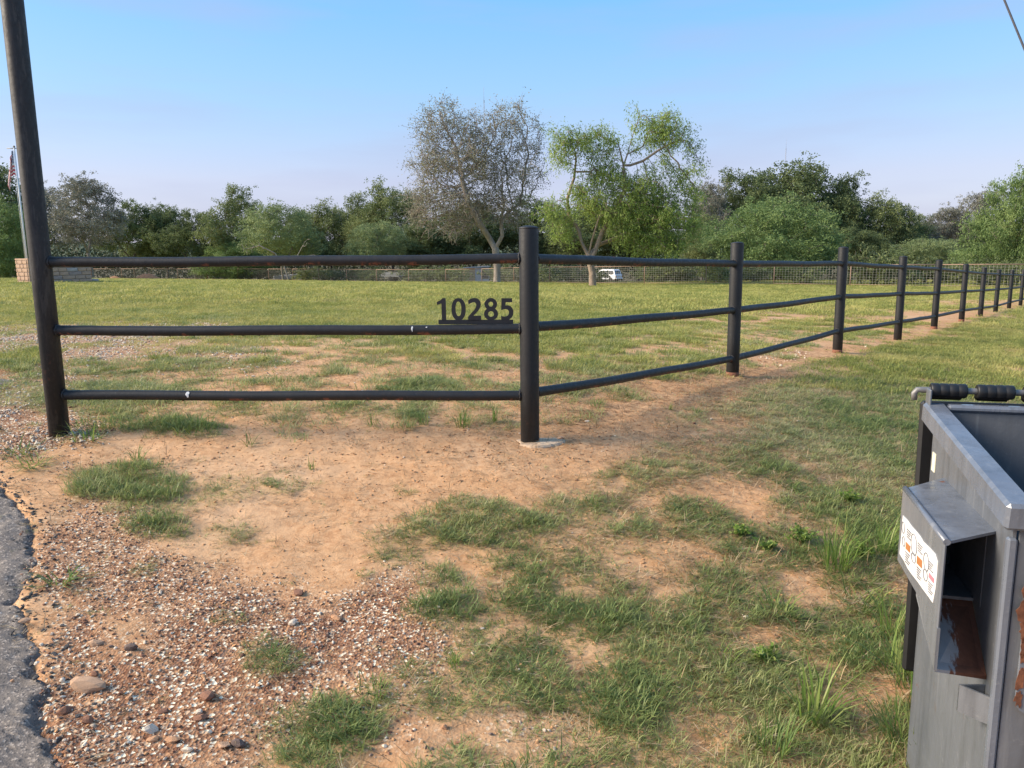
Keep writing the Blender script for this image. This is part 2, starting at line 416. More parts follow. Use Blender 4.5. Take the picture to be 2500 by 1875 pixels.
Z = Z + fine * (.03 * soil_rough * (1 - .4 * mg) + .016 * (fbm(GX * 14, GY * 14, 70, 3) - .5) + .018 * mg * (fbm(GX * 5, GY * 5, 80, 3)))
Z = Z + sstep(8, 30, GY) * .10 * (fbm(GX * .3, GY * .3, 90, 3) - .5)
Z = Z - .045 * ma
nx, ny = len(gx), len(gy)
V = np.stack([GX, GY, Z], -1).reshape(-1, 3)
I = np.arange(nx * ny).reshape(ny, nx)
F = np.stack([I[:-1, :-1], I[:-1, 1:], I[1:, 1:], I[1:, :-1]], -1).reshape(-1, 4)

def mat_ground():
    m, nt, p = newmat('soil_and_turf'); v = ocoord(nt)
    g = attr(nt, 'grass').outputs['Fac']; r = attr(nt, 'gravel').outputs['Fac']; lw = attr(nt, 'lawn').outputs['Fac']; st = attr(nt, 'strip').outputs['Fac']
    n1 = noise(nt, v, 2.3, 6, .6); n2 = noise(nt, v, 26, 5, .7); n3 = noise(nt, v, .7, 4, .6); n4 = noise(nt, v, 90, 3, .7)
    soil = mix(nt, rng(nt, n1, .3, .7), (.56, .31, .15), (.60, .37, .205))
    soil = mix(nt, rng(nt, n2, .42, .72), soil, (.42, .215, .10))
    n7 = noise(nt, v, 11, 6, .75); soil = mix(nt, rng(nt, n7, .50, .66, 0, .6), soil, (.34, .17, .08))
    soil = mix(nt, rng(nt, n4, .58, .78, 0, .7), soil, (.66, .48, .31))
    soil = mix(nt, rng(nt, n3, .52, .72, 0, .55), soil, (.62, .43, .27))
    # gravelly ground: crushed stone bits too small to model one by one
    vo = N(nt, 'ShaderNodeTexVoronoi'); vo.inputs['Scale'].default_value = 95; L(nt, v, vo.inputs['Vector'])
    sp = N(nt, 'ShaderNodeSeparateColor'); L(nt, vo.outputs['Color'], sp.inputs[0])
    rp = N(nt, 'ShaderNodeValToRGB'); cr = rp.color_ramp; cr.interpolation = 'CONSTANT'
    cr.elements[0].color = (.17, .078, .043, 1); cr.elements[1].position = .920; cr.elements[1].color = (.750, .675, .513, 1)
    for ps, c in ((.25, (.28, .14, .078)), (.5, (.38, .205, .11)), (.68, (.22, .135, .095)), (.8, (.52, .36, .235))):
        e = cr.elements.new(ps); e.color = (*c, 1)
    L(nt, sp.outputs[0], rp.inputs[0])
    gmask = math_(nt, 'MULTIPLY', r, rng(nt, noise(nt, v, 7, 4, .6), .18, .45, .2, 1))
    col = mix(nt, gmask, soil, rp.outputs[0])
    # thatch between blades, then mown turf too far off to show blades
    th = mix(nt, rng(nt, n2, .35, .65), (.26, .18, .085), (.44, .33, .18))
    col = mix(nt, math_(nt, 'MULTIPLY', g, .72), col, th)
    col = mix(nt, math_(nt, 'MULTIPLY', st, rng(nt, noise(nt, v, 18, 4, .7), .5, .62, 0, .75)), col, (.16, .075, .035))
    n5 = noise(nt, v, .25, 5, .62, (1, 1.6, 1)); n6 = noise(nt, v, 3.2, 4, .6)
    turf = mix(nt, rng(nt, n5, .36, .64), (.28, .285, .075), (.42, .385, .115))
    turf = mix(nt, rng(nt, n6, .50, .72, 0, .65), turf, (.44, .33, .15))
    col = mix(nt, lw, col, turf)
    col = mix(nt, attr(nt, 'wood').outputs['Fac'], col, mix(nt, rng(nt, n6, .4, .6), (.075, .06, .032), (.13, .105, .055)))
    L(nt, col, p.inputs['Base Color']); p.inputs['Roughness'].default_value = .95; p.inputs['Specular IOR Level'].default_value = .15
    h = mix(nt, gmask, n2, vo.outputs['Distance']); h = mix(nt, .3, h, n4)
    bump(nt, p, h, .6, .012)
    return m
M_ground = mat_ground()
lawn = sstep(9, 24, mq) * (mq > 0)
lawn = np.maximum(lawn * np.clip(mg * 1.1, 0, 1), sstep(60, 75, np.hypot(GX, GY)))
lawn = np.maximum(lawn, sstep(16, 30, np.hypot(GX, GY)) * mg)
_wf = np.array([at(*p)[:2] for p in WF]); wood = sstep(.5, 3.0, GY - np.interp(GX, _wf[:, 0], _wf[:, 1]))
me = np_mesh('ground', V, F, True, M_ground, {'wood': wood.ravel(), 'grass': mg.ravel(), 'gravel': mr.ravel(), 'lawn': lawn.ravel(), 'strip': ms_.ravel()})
ground = prop(link('ground', me), 'orange sandy soil and mown turf running back to the trees', None, None, 'structure')

# distant ridge seen through the gap in the trees on the right
hx = np.linspace(-1500, 1900, 140); hy = np.linspace(600, 1500, 14)
HX, HY = np.meshgrid(hx, hy)
HZ = -6 + (36 + 10 * (fbm(HX * .004, HY * .004, 5, 4) - .5) * 2) * np.sin(np.clip((HY - 600) / 900, 0, 1) * math.pi) ** .7 * (.75 + .35 * sstep(-400, 900, HX)) + 3 * fbm(HX * .05, HY * .05, 6, 3)
Vh = np.stack([HX, HY, HZ], -1).reshape(-1, 3); I = np.arange(HX.size).reshape(HX.shape)
Fh = np.stack([I[:-1, :-1], I[:-1, 1:], I[1:, 1:], I[1:, :-1]], -1).reshape(-1, 4)
M_hill = simple('wooded_hill', (.05, .075, .035), (.09, .12, .055), .08, .95, .6, .3, dist=2)
prop(link('hills', np_mesh('hills', Vh, Fh, True, M_hill)), 'low wooded ridge on the horizon', None, None, 'structure')

# ------------------------------------------------------------------ asphalt apron
def build_asphalt():
    o = np.argsort(AE[:, 1]); ya = AE[o, 1]
    ys = np.r_[np.arange(-2.0, 1.6, .2), np.arange(1.6, 4.9, .0125), np.arange(4.9, 6.4, .1)]
    vs = np.r_[np.arange(0, .9, .0125), np.arange(.9, 2.2, .04), np.arange(2.2, 7, .4)]
    VS, YS = np.meshgrid(vs, ys)
    ex = asph_x(YS) + .07 * (fbm(YS * 6, YS * 0 + 3, 8, 4) - .5) * 2 + .045 * (vn(YS * 40, YS * 0, 9) - .5) + .03 * (vn(YS * 110, YS * 0, 10) - .5)
    X = ex - VS
    prof = sstep(0, .06 , VS + .05 * (vn(X * 20, YS * 20, 33) - .5))
    rough = (fbm(X * 38, YS * 38, 34, 3) - .5) * .016 + (fbm(X * 9, YS * 9, 35, 3) - .5) * .02
    edge = 1 - sstep(.0, .30, VS)
    Zr = zg(X, YS) + (-.024 + .034 * prof) + rough * (.55 + .9 * edge) - .02 * edge * fbm(X * 7, YS * 7, 36, 2)
    Va = np.stack([X, YS, Zr], -1).reshape(-1, 3); I = np.arange(X.size).reshape(X.shape)
    Fa = np.stack([I[:-1, :-1], I[1:, :-1], I[1:, 1:], I[:-1, 1:]], -1).reshape(-1, 4)
    m, nt, p = newmat('worn_asphalt'); v = ocoord(nt)
    vo = N(nt, 'ShaderNodeTexVoronoi'); vo.inputs['Scale'].default_value = 150; L(nt, v, vo.inputs['Vector'])
    sp = N(nt, 'ShaderNodeSeparateColor'); L(nt, vo.outputs['Color'], sp.inputs[0])
    c = mix(nt, rng(nt, noise(nt, v, 3, 5, .6), .3, .7), (.105, .086, .073), (.165, .138, .116))
    c = mix(nt, rng(nt, sp.outputs[0], .74, .96, 0, .8), c, (.40, .33, .27))
    c = mix(nt, rng(nt, sp.outputs[1], .85, .95, 0, .7), c, (.025, .025, .027))
    L(nt, c, p.inputs['Base Color']); p.inputs['Roughness'].default_value = .78
    h = mix(nt, .5, vo.outputs['Distance'], noise(nt, v, 110, 4, .7)); bump(nt, p, h, .45, .006)
    prop(link('driveway_asphalt', np_mesh('driveway_asphalt', Va, Fa, True, m)), 'grey crumbling edge of asphalt driveway', None, None, 'structure')
build_asphalt()

# ================================================================== SCATTERED GROUND COVER
def hidden_collection(name, objs):
    c = bpy.data.collections.new(name)
    for o in objs: c.objects.link(o)
    return c
def proto(name, me): return bpy.data.objects.new(name, me)
def scatter(name, P, rot, scl, tint, coll, nvar, label):
    n = len(P); me = bpy.data.meshes.new(name); me.vertices.add(n); me.vertices.foreach_set('co', np.asarray(P, np.float32).ravel())
    a = me.attributes.new('rot', 'FLOAT_VECTOR', 'POINT'); a.data.foreach_set('vector', np.asarray(rot, np.float32).ravel())
    a = me.attributes.new('scl', 'FLOAT_VECTOR', 'POINT'); a.data.foreach_set('vector', np.asarray(scl, np.float32).ravel())
    a = me.attributes.new('itint', 'FLOAT', 'POINT'); a.data.foreach_set('value', np.asarray(tint, np.float32))
    a = me.attributes.new('vari', 'INT', 'POINT'); a.data.foreach_set('value', RNG.integers(0, nvar, n).astype(np.int32))
    o = link(name, me); prop(o, label, None, None, 'stuff')
    ng = bpy.data.node_groups.new(name + '_nodes', 'GeometryNodeTree')
    ng.interface.new_socket('Geometry', in_out='INPUT', socket_type='NodeSocketGeometry'); ng.interface.new_socket('Geometry', in_out='OUTPUT', socket_type='NodeSocketGeometry')
    gi = ng.nodes.new('NodeGroupInput'); go = ng.nodes.new('NodeGroupOutput'); ip = ng.nodes.new('GeometryNodeInstanceOnPoints')
    ci = ng.nodes.new('GeometryNodeCollectionInfo'); ci.inputs[0].default_value = coll; ci.inputs['Separate Children'].default_value = True; ci.inputs['Reset Children'].default_value = True
    def na(nm, t):
        q = ng.nodes.new('GeometryNodeInputNamedAttribute'); q.data_type = t; q.inputs[0].default_value = nm
        return [s for s in q.outputs if s.enabled and s.name == 'Attribute'][0]
    ip.inputs['Pick Instance'].default_value = True
    e2r = ng.nodes.new('FunctionNodeEulerToRotation')
    ng.links.new(na('rot', 'FLOAT_VECTOR'), e2r.inputs[0])
    ng.links.new(gi.outputs[0], ip.inputs['Points']); ng.links.new(ci.outputs[0], ip.inputs['Instance'])
    ng.links.new(na('vari', 'INT'), ip.inputs['Instance Index']); ng.links.new(e2r.outputs[0], ip.inputs['Rotation']); ng.links.new(na('scl', 'FLOAT_VECTOR'), ip.inputs['Scale'])
    ng.links.new(ip.outputs[0], go.inputs[0])
    md = o.modifiers.new('scatter', 'NODES'); md.node_group = ng
    return o
def blades(n, R, Lmin, Lmax, W, lean, curl, seed, flat=0.0, up=True):
    """a clump of bent grass blades: (V, F) with 5 vertices a blade, and tints"""
    g = np.random.default_rng(seed)
    a = g.uniform(0, 2 * np.pi, n); r = R * np.sqrt(g.random(n)); base = np.stack([r * np.cos(a), r * np.sin(a), np.zeros(n) - .004], -1)
    d = a + g.normal(0, .9, n); dr = np.stack([np.cos(d), np.sin(d), np.zeros(n)], -1); sd = np.stack([-np.sin(d), np.cos(d), np.zeros(n)], -1)
    Ln = g.uniform(Lmin, Lmax, n); th = np.clip(g.normal(lean, .28, n), .02, 1.5); th2 = np.clip(th + g.uniform(.1, curl, n), 0, 2.0)
    upv = np.array([0, 0, 1.0])
    mid = base + (dr * np.sin(th)[:, None] + upv * np.cos(th)[:, None]) * (Ln * .5)[:, None]
    tip = mid + (dr * np.sin(th2)[:, None] + upv * np.cos(th2)[:, None]) * (Ln * .5)[:, None]
    tip[:, 2] = np.maximum(tip[:, 2], .002)
    w_ = (W * g.uniform(.6, 1.2, n))[:, None]
    V = np.stack([base - sd * w_ * .5, base + sd * w_ * .5, mid + sd * w_ * .45, mid - sd * w_ * .45, tip], 1).reshape(-1, 3)
    b = (np.arange(n) * 5)[:, None]
    F3 = np.concatenate([b + np.array([[0, 1, 2]]), b + np.array([[0, 2, 3]]), b + np.array([[3, 2, 4]])])
    return V, F3, np.repeat(g.random(n), 5)
def clump_mesh(name, mat, *a, **k):
    V, F, t = blades(*a, **k); return np_mesh(name, V, F, False, mat, {'tint': t})

M_grass = foliage('grass_blades', (.155, .215, .068), (.285, .33, .115), (.55, .50, .26), True, .42, .45)
M_lawn = foliage('lawn_blades', (.19, .235, .065), (.33, .345, .095), (.52, .46, .17), True, .4, .6)
M_straw = foliage('dry_grass', (.20, .13, .065), (.38, .27, .15), (.55, .44, .28), True, .2, .7)
near_c = hidden_collection('near_clumps', [proto(f'clump_{i}', clump_mesh(f'clump_{i}', M_grass, 30, .06, .025, .075, .0038, 1.0, .7, 100 + i)) for i in range(7)])
mid_c = hidden_collection('mid_clumps', [proto(f'mclump_{i}', clump_mesh(f'mclump_{i}', M_lawn, 60, .12, .035, .075, .005, .6, .7, 200 + i)) for i in range(5)])
far_c = hidden_collection('far_clumps', [proto(f'fclump_{i}', clump_mesh(f'fclump_{i}', M_lawn, 70, .30, .05, .10, .012, .55, .7, 300 + i)) for i in range(5)])
straw_c = hidden_collection('straw_bits', [proto(f'straw_{i}', clump_mesh(f'straw_{i}', M_straw, 16, .07, .03, .085, .0024, 1.42, .25, 400 + i)) for i in range(6)])

def frustum_pts(y0, y1, dens, margin=.5):
    yy = np.linspace(y0, y1, 200); wd = 1.44 * yy + 2 * margin; area = float((wd[1:] + wd[:-1]).sum() / 2 * (yy[1] - yy[0])); n = int(area * dens)
    cdf = np.cumsum(wd); cdf /= cdf[-1]; y = np.interp(RNG.random(n), cdf, yy); x = RNG.uniform(-1, 1, n) * (.72 * y + margin)
    return x, y
DUMP_B = at(2459, 1231, 1.40); DUMP_A = at(2252, 980, 2.05)
def in_dump(x, y):
    e2 = (DUMP_A - DUMP_B)[:2]; e2 = e2 / np.linalg.norm(e2); e1 = np.array([e2[1], -e2[0]])
    q = np.stack([x - DUMP_B[0], y - DUMP_B[1]], -1); u = q @ e1; v = q @ e2
    return (u > .03) & (u < 1.9) & (v > .0) & (v < .66)
def grass_layer(name, y0, y1, dens, coll, nv, s0, label, tb, zoff=0.0):
    x, y = frustum_pts(y0, y1, dens); g, gr, tall, q, st, asp = masks(x, y)
    keep = (RNG.random(len(x)) < np.clip(g * 1.05 + .012 * (q > -9), 0, 1) ** 1.15) & ~in_dump(x, y)
    x, y, g, tall = x[keep], y[keep], g[keep], tall[keep]
    z = zg(x, y) + sstep(14, 5, np.hypot(x, y)) * (.03 * (fbm(x * 3.1, y * 3.1, 60, 5) - .5) * (1 - .4 * g) + .016 * (fbm(x * 14, y * 14, 70, 3) - .5) + .018 * g * fbm(x * 5, y * 5, 80, 3)) + sstep(8, 30, y) * .10 * (fbm(x * .3, y * .3, 90, 3) - .5)
    n = len(x); rot = np.stack([RNG.normal(0, .12, n), RNG.normal(0, .12, n), RNG.uniform(0, 6.28, n)], -1)
    s = s0 * RNG.uniform(.65, 1.3, n) * (.5 + .5 * g); scl = np.stack([s, s, s * tall * RNG.uniform(.7, 1.25, n)], -1)
    dry = fbm(x * 1.1, y * 1.1, 120, 4); fine_ = fbm(x * 6, y * 6, 130, 2)
    tint = tb + (dry - .5) * 1.1 + (fine_ - .5) * .5 + (1 - g) * .25 - (tall - .9) * .25
    return scatter(name, np.stack([x, y, z + zoff], -1), rot, scl, np.clip(tint, 0, 1), coll, nv, label)
grass_layer('verge_grass', 1.5, 7.2, 1500, near_c, 7, .85, 'short patchy grass growing on the sandy verge', .38)
grass_layer('near_lawn_grass', 6.6, 16, 190, mid_c, 5, 1.0, 'patchy lawn grass just behind the pipe fence', .5)
grass_layer('far_lawn_grass', 15, 60, 26, far_c, 5, 1.0, 'mown lawn grass stretching to the wire fence', .55)

# dead grass lying on the soil
x, y = frustum_pts(1.5, 7.5, 620); g, gr, tall, q, st, asp = masks(x, y)
pk = np.clip(.22 + 1.3 * g * (1 - g) * 2 + .4 * fbm(x * 1.3, y * 1.3, 140, 3) - .35 * gr - .1, 0.04, .8) * (1 - asp)
pk = pk * sstep(-.8, 1.0, x - .1 + .8 * (3.3 - y) * 0) + .4 * pk
k = (RNG.random(len(x)) < pk) & ~in_dump(x, y); x, y = x[k], y[k]; n = len(x)
zz = zg(x, y) + .03 * (fbm(x * 3.1, y * 3.1, 60, 5) - .5) * .8 + .016 * (fbm(x * 14, y * 14, 70, 3) - .5) + .006
s = RNG.uniform(.5, 1.2, n)
scatter('dry_grass_litter', np.stack([x, y, zz], -1), np.stack([RNG.normal(0, .1, n), RNG.normal(0, .1, n), RNG.uniform(0, 6.28, n)], -1), np.stack([s, s, s], -1), RNG.random(n) * .9, straw_c, 6, 'dead straw and grass clippings lying on the soil')

# pebbles
def stone_mesh(name, seed, mat, sub=2, flat=.7, lump=.28):
    import bmesh
    bm = bmesh.new(); bmesh.ops.create_icosphere(bm, subdivisions=sub, radius=1); g = random.Random(seed)
    k = [Vector((g.gauss(0, 1), g.gauss(0, 1), g.gauss(0, 1))).normalized() for _ in range(9)]; c = [g.uniform(.55, .95) for _ in k]
    sx, sy = g.uniform(.75, 1.2), g.uniform(.6, 1.0)
    for v in bm.verts:
        d = v.co.normalized(); r = 1.0
        for q, cc in zip(k, c):
            t = d.dot(q)
            if t > cc * .8: r = min(r, cc * .82 / max(t, .2))
        v.co = d * (r + g.uniform(-lump, lump) * .12); v.co.x *= sx; v.co.y *= sy; v.co.z *= flat
    me = bpy.data.meshes.new(name); bm.to_mesh(me); bm.free(); me.materials.append(mat); return me
def mat_pebble():
    m, nt, p = newmat('pebble'); a = attr(nt, 'itint', 'INSTANCER').outputs['Fac']; v = ocoord(nt)
    rp = N(nt, 'ShaderNodeValToRGB'); cr = rp.color_ramp; cr.interpolation = 'LINEAR'
    cr.elements[0].color = (.11, .05, .032, 1); cr.elements[1].position = 1; cr.elements[1].color = (.78, .67, .52, 1)
    for ps, c in ((.2, (.20, .085, .05)), (.38, (.30, .15, .085)), (.5, (.16, .12, .10)), (.6, (.46, .25, .13)), (.72, (.52, .38, .25)), (.8, (.62, .50, .37))):
        e = cr.elements.new(ps); e.color = (*c, 1)
    L(nt, a, rp.inputs[0]); L(nt, mix(nt, rng(nt, noise(nt, v, 2.5, 4), .4, .75, 0, .35), rp.outputs[0], (.33, .19, .11)), p.inputs['Base Color']); p.inputs['Roughness'].default_value = .85
    return m
M_peb = mat_pebble()
peb_c = hidden_collection('pebbles', [proto(f'pebble_{i}', stone_mesh(f'pebble_{i}', 500 + i, M_peb, 1)) for i in range(8)])
def ground_z(x, y, g):
    return zg(x, y) + sstep(14, 5, np.hypot(x, y)) * (.03 * (fbm(x * 3.1, y * 3.1, 60, 5) - .5) * (1 - .4 * g) + .016 * (fbm(x * 14, y * 14, 70, 3) - .5) + .018 * g * fbm(x * 5, y * 5, 80, 3))
def pebble_layer(name, y0, y1, dens, smin, smax, power, label, white=.5, need=None):
    x, y = frustum_pts(y0, y1, dens); g, gr, tall, q, st, asp = masks(x, y)
    prob = gr * (1 - .7 * g) * np.clip(.35 + 2.2 * (fbm(x * 2.2, y * 2.2, 150, 4) - .4), .06, 1) + .002
    prob = np.where(asp > .5, .012, prob)
    k = (RNG.random(len(x)) < prob) & ~in_dump(x, y); x, y, g = x[k], y[k], g[k]; n = len(x)
    s = smin + (smax - smin) * RNG.random(n) ** power
    z = ground_z(x, y, g) + s * .25 + np.where(x < asph_x(y), .03, 0) * (y < 6)
    t = np.where(RNG.random(n) < white, RNG.uniform(.74, 1, n), RNG.uniform(0, .66, n))
    sc = np.stack([s * RNG.uniform(.8, 1.3, n), s * RNG.uniform(.7, 1.1, n), s * RNG.uniform(.55, .95, n)], -1)
    scatter(name, np.stack([x, y, z], -1), np.stack([RNG.normal(0, .4, n), RNG.normal(0, .4, n), RNG.uniform(0, 6.28, n)], -1), sc, t, peb_c, 8, label)
pebble_layer('gravel', 1.6, 5.2, 8500, .003, .0115, 2.8, 'small white and brown gravel spread over the verge', .29)
pebble_layer('driveway_gravel', 4.4, 13, 1100, .008, .022, 1.8, 'pale gravel of the drive behind the tall post', .84)

# dark clods and bark chips by the corner post and along the right-hand fence
M_chip = simple('clod', (.24, .12, .06), (.40, .21, .105), 3, .95, .5, 8)
chip_c = hidden_collection('clods', [proto(f'clod_{i}', stone_mesh(f'clod_{i}', 700 + i, M_chip, 1, .5, .5)) for i in range(6)])
cx = []; 
for (px, py, sx, sy, n) in [(1480, 1030, 120, 26, 420), (1330, 1100, 130, 30, 330), (1180, 1090, 130, 26, 300), (1880, 870, 90, 18, 650), (1990, 860, 60, 10, 400), (1700, 1225, 120, 40, 180), (900, 1110, 180, 40, 260), (1930, 1570, 30, 30, 120), (600, 1120, 160, 30, 120), (1280, 930, 140, 20, 160), (1100, 930, 200, 22, 160)]:
    for _ in range(int(n * .4)):
        p = gp(random.gauss(px, sx), random.gauss(py, sy)); cx.append(p)
cx = np.array(cx); n = len(cx); s = .003 + .012 * RNG.random(n) ** 2.5
g0 = masks(cx[:, 0], cx[:, 1])[0]
cx[:, 2] = ground_z(cx[:, 0], cx[:, 1], g0) + s * .2
scatter('soil_clods', cx, np.stack([RNG.normal(0, .3, n), RNG.normal(0, .3, n), RNG.uniform(0, 6.28, n)], -1), np.stack([s * RNG.uniform(.8, 1.8, n), s, s * .6], -1), RNG.random(n), chip_c, 6, 'dark crumbs of soil and bark by the posts')

M_crumb = simple('soil_crumb', (.50, .255, .11), (.62, .35, .17), 2, .95, .3, 8)
crumb_c = hidden_collection('crumbs', [proto(f'crumb_{i}', stone_mesh(f'crumb_{i}', 800 + i, M_crumb, 1, .65, .6)) for i in range(6)])
x, y = frustum_pts(1.6, 7.0, 1900); g, gr, tall, q, st, asp = masks(x, y)
k = (RNG.random(len(x)) < np.clip(.25 + 1.1 * (fbm(x * 2.1, y * 2.1, 190, 4) - .4), .05, 1)) & (asp < .3) & ~in_dump(x, y); x, y, g = x[k], y[k], g[k]; n = len(x)
s = .0025 + .0075 * RNG.random(n) ** 3
scatter('soil_crumbs', np.stack([x, y, ground_z(x, y, g) + s * .2], -1), np.stack([RNG.normal(0, .3, n), RNG.normal(0, .3, n), RNG.uniform(0, 6.28, n)], -1), np.stack([s * 1.3, s, s * .7], -1), RNG.random(n), crumb_c, 6, 'loose crumbs of orange soil on the bare ground')

# crumbs broken off the asphalt's edge
M_acr = simple('asphalt_crumb', (.05, .045, .042), (.12, .108, .10), 3, .9, .5, 10)
acr_c = hidden_collection('asphalt_bits', [proto(f'abit_{i}', stone_mesh(f'abit_{i}', 860 + i, M_acr, 1, .7, .6)) for i in range(5)])
n = 700; y = RNG.uniform(1.7, 4.6, n); x = asph_x(y) + RNG.normal(.0, .045, n); s = .003 + .013 * RNG.random(n) ** 3
scatter('asphalt_crumbs', np.stack([x, y, ground_z(x, y, x * 0) + s * .2 + np.where(x < asph_x(y) - .03, .012, 0)], -1), np.stack([RNG.normal(0, .4, n), RNG.normal(0, .4, n), RNG.uniform(0, 6.28, n)], -1), np.stack([s * 1.2, s, s * .7], -1), RNG.random(n), acr_c, 5, 'dark crumbs broken off along the asphalt edge')

# scattered small tufts of the thin yard just behind the fence
tx = []; ty = []
g_ = np.random.default_rng(77); m_ = 1500
cy = g_.uniform(4.75, 13.5, m_); cxx = g_.uniform(-1, 1, m_) * (.72 * cy + .4)
_, grv, _, q_, _, _ = masks(cxx, cy)
ok = (q_ > .08) & (g_.random(m_) < .45 + .5 * fbm(cxx * .9, cy * .9, 210, 3) - .5 * (grv > .6)); cxx, cy = cxx[ok], cy[ok]
k = g_.integers(5, 18, len(cy)); rad = g_.uniform(.04, .12, len(cy))
x = np.repeat(cxx, k) + g_.normal(0, 1, k.sum()) * np.repeat(rad, k) * 1.3; y = np.repeat(cy, k) + g_.normal(0, 1, k.sum()) * np.repeat(rad, k); n = len(x)
s = g_.uniform(.7, 1.25, n); ht = np.repeat(g_.uniform(.8, 1.5, len(cy)), k); tn = np.repeat(g_.uniform(.35, .8, len(cy)), k)
scatter('yard_tufts', np.stack([x, y, ground_z(x, y, x * 0)], -1), np.stack([g_.normal(0, .15, n), g_.normal(0, .15, n), g_.uniform(0, 6.28, n)], -1), np.stack([s, s, s * ht], -1), np.clip(tn + g_.normal(0, .08, n), 0, 1), near_c, 7, 'small scattered tufts on the thin ground behind the rails')

# ================================================================== BLACK PIPE FENCE
def mat_pipe(name, brown=.25, rust=.5, dust=.6):
    m, nt, p = newmat(name); v = ocoord(nt)
    n1 = noise(nt, v, 5, 5, .6, (1, 1, .25)); n2 = noise(nt, v, 38, 5, .65); n3 = noise(nt, v, 9, 6, .7, (1, 1, .12)); n4 = noise(nt, v, 3.2, 5, .7)
    c = mix(nt, rng(nt, n1, .35, .7), (.008, .0085, .010), (.016, .016, .018))
    c = mix(nt, rng(nt, n3, .52, .68, 0, brown), c, (.075, .06, .05))
    c = mix(nt, rng(nt, n2, .64, .74, 0, .35), c, (.10, .09, .085))
    c = mix(nt, math_(nt, 'MULTIPLY', rng(nt, n4, .66, .71), rng(nt, n2, .45, .6, 0, rust)), c, (.20, .045, .02))
    gn = N(nt, 'ShaderNodeNewGeometry'); sz = N(nt, 'ShaderNodeSeparateXYZ'); L(nt, gn.outputs['Normal'], sz.inputs[0]); under = rng(nt, sz.outputs[2], -.15, -.6)
    n5 = noise(nt, v, 7, 6, .75); n6 = noise(nt, v, 60, 5, .7, (1, 1, .18))
    c = mix(nt, math_(nt, 'MULTIPLY', under, rng(nt, n5, .56, .62, 0, rust)), c, (.22, .07, .04))
    c = mix(nt, rng(nt, n6, .62, .70, 0, .5), c, (.075, .068, .066))
    if brown > .5:
        n8 = noise(nt, v, 20, 6, .72, (1, 1, .16)); c = mix(nt, rng(nt, n8, .53, .58, 0, .6), c, (.05, .046, .043)); n9 = noise(nt, v, 34, 5, .7, (1, 1, .3)); c = mix(nt, rng(nt, n9, .58, .62, 0, .9), c, (.006, .006, .008))
    L(nt, c, p.inputs['Base Color']); L(nt, rng(nt, n2, .3, .7, .45, .70), p.inputs['Roughness'])
    bump(nt, p, mix(nt, .5, n3, n2), .5, .004)
    return m
M_post = mat_pipe('black_pipe_paint', .12, .4)
M_rail = mat_pipe('black_rail_paint', .12, .9)
M_gate = mat_pipe('weathered_pole_paint', .6, .4)
M_redb = simple('red_soil_splash', (.16, .06, .035), (.26, .11, .065), 30, .9, .4)
M_dust = simple('dusty_paint', (.06, .045, .034), (.018, .017, .017), 14, .8, .3)
M_drop = simple('bird_lime', (.75, .74, .70), (.85, .84, .80), 60, .8, .1)
M_weld = simple('weld_bead', (.012, .012, .014), (.035, .03, .028), 60, .5, .6)
PR = .0575; RR = .0302
fence = empty('pipe_fence', (MAINP[0], MAINP[1], z1(*MAINP)), 0, 'black three-rail pipe fence with thick round posts, turning at the house-number corner', 'fence')
FO = Vector(fence.location)
posts = []
def post_mesh(h, r, sink=.25, tilt=(0, 0)):
    b = MB(); n = 28
    b.lathe([(r, -sink), (r, h * .3), (r * 1.003, h * .6), (r, h - .008), (r * .985, h - .003)], n); return b
def add_post(base, h, r, mat, tag=None, cap=True, tilt=(0, 0)):
    o = post_mesh(h, r).build('post', mat, fence)
    o.location = Vector(base) - FO; o.rotation_euler = (tilt[0], tilt[1], random.uniform(0, 6))
    if cap:
        c = MB().lathe([(r * 1.01, -.004), (r * 1.012, .002), (r * .8, .009), (r * .4, .014), (0.0001, .016)], 28).build('cap', mat, o); c.location = (0, 0, h - .002)
    return o
pbase = []; ptops = []; prail = []
for i, ((px, ty, by, a, b_, c_), d) in enumerate(zip(POSTS, POST_D)):
    base = at(px, by, d); top = at(px, ty, d); h = top[2] - base[2]
    o = add_post(base, h, PR, M_post)
    if i in (1, 2, 4, 5):
        s = MB().lathe([(PR * 1.006, -.05), (PR * 1.006, .02), (PR * 1.002, .04)], 28).build('base_splash', M_redb, o)
    pbase.append(base); prail.append([at(px, q, d)[2] for q in (a, b_, c_)])
# one more post just past the frame carries the last rails
base = np.array(pbase[-1]); e = np.array([*(fdir * STEP), z1(*(pbase[-1][:2] + fdir * STEP)) - base[2]]); base = base + e
add_post(base, 1.27, PR, M_post); pbase.append(base); prail.append([z + e[2] for z in prail[-1]])
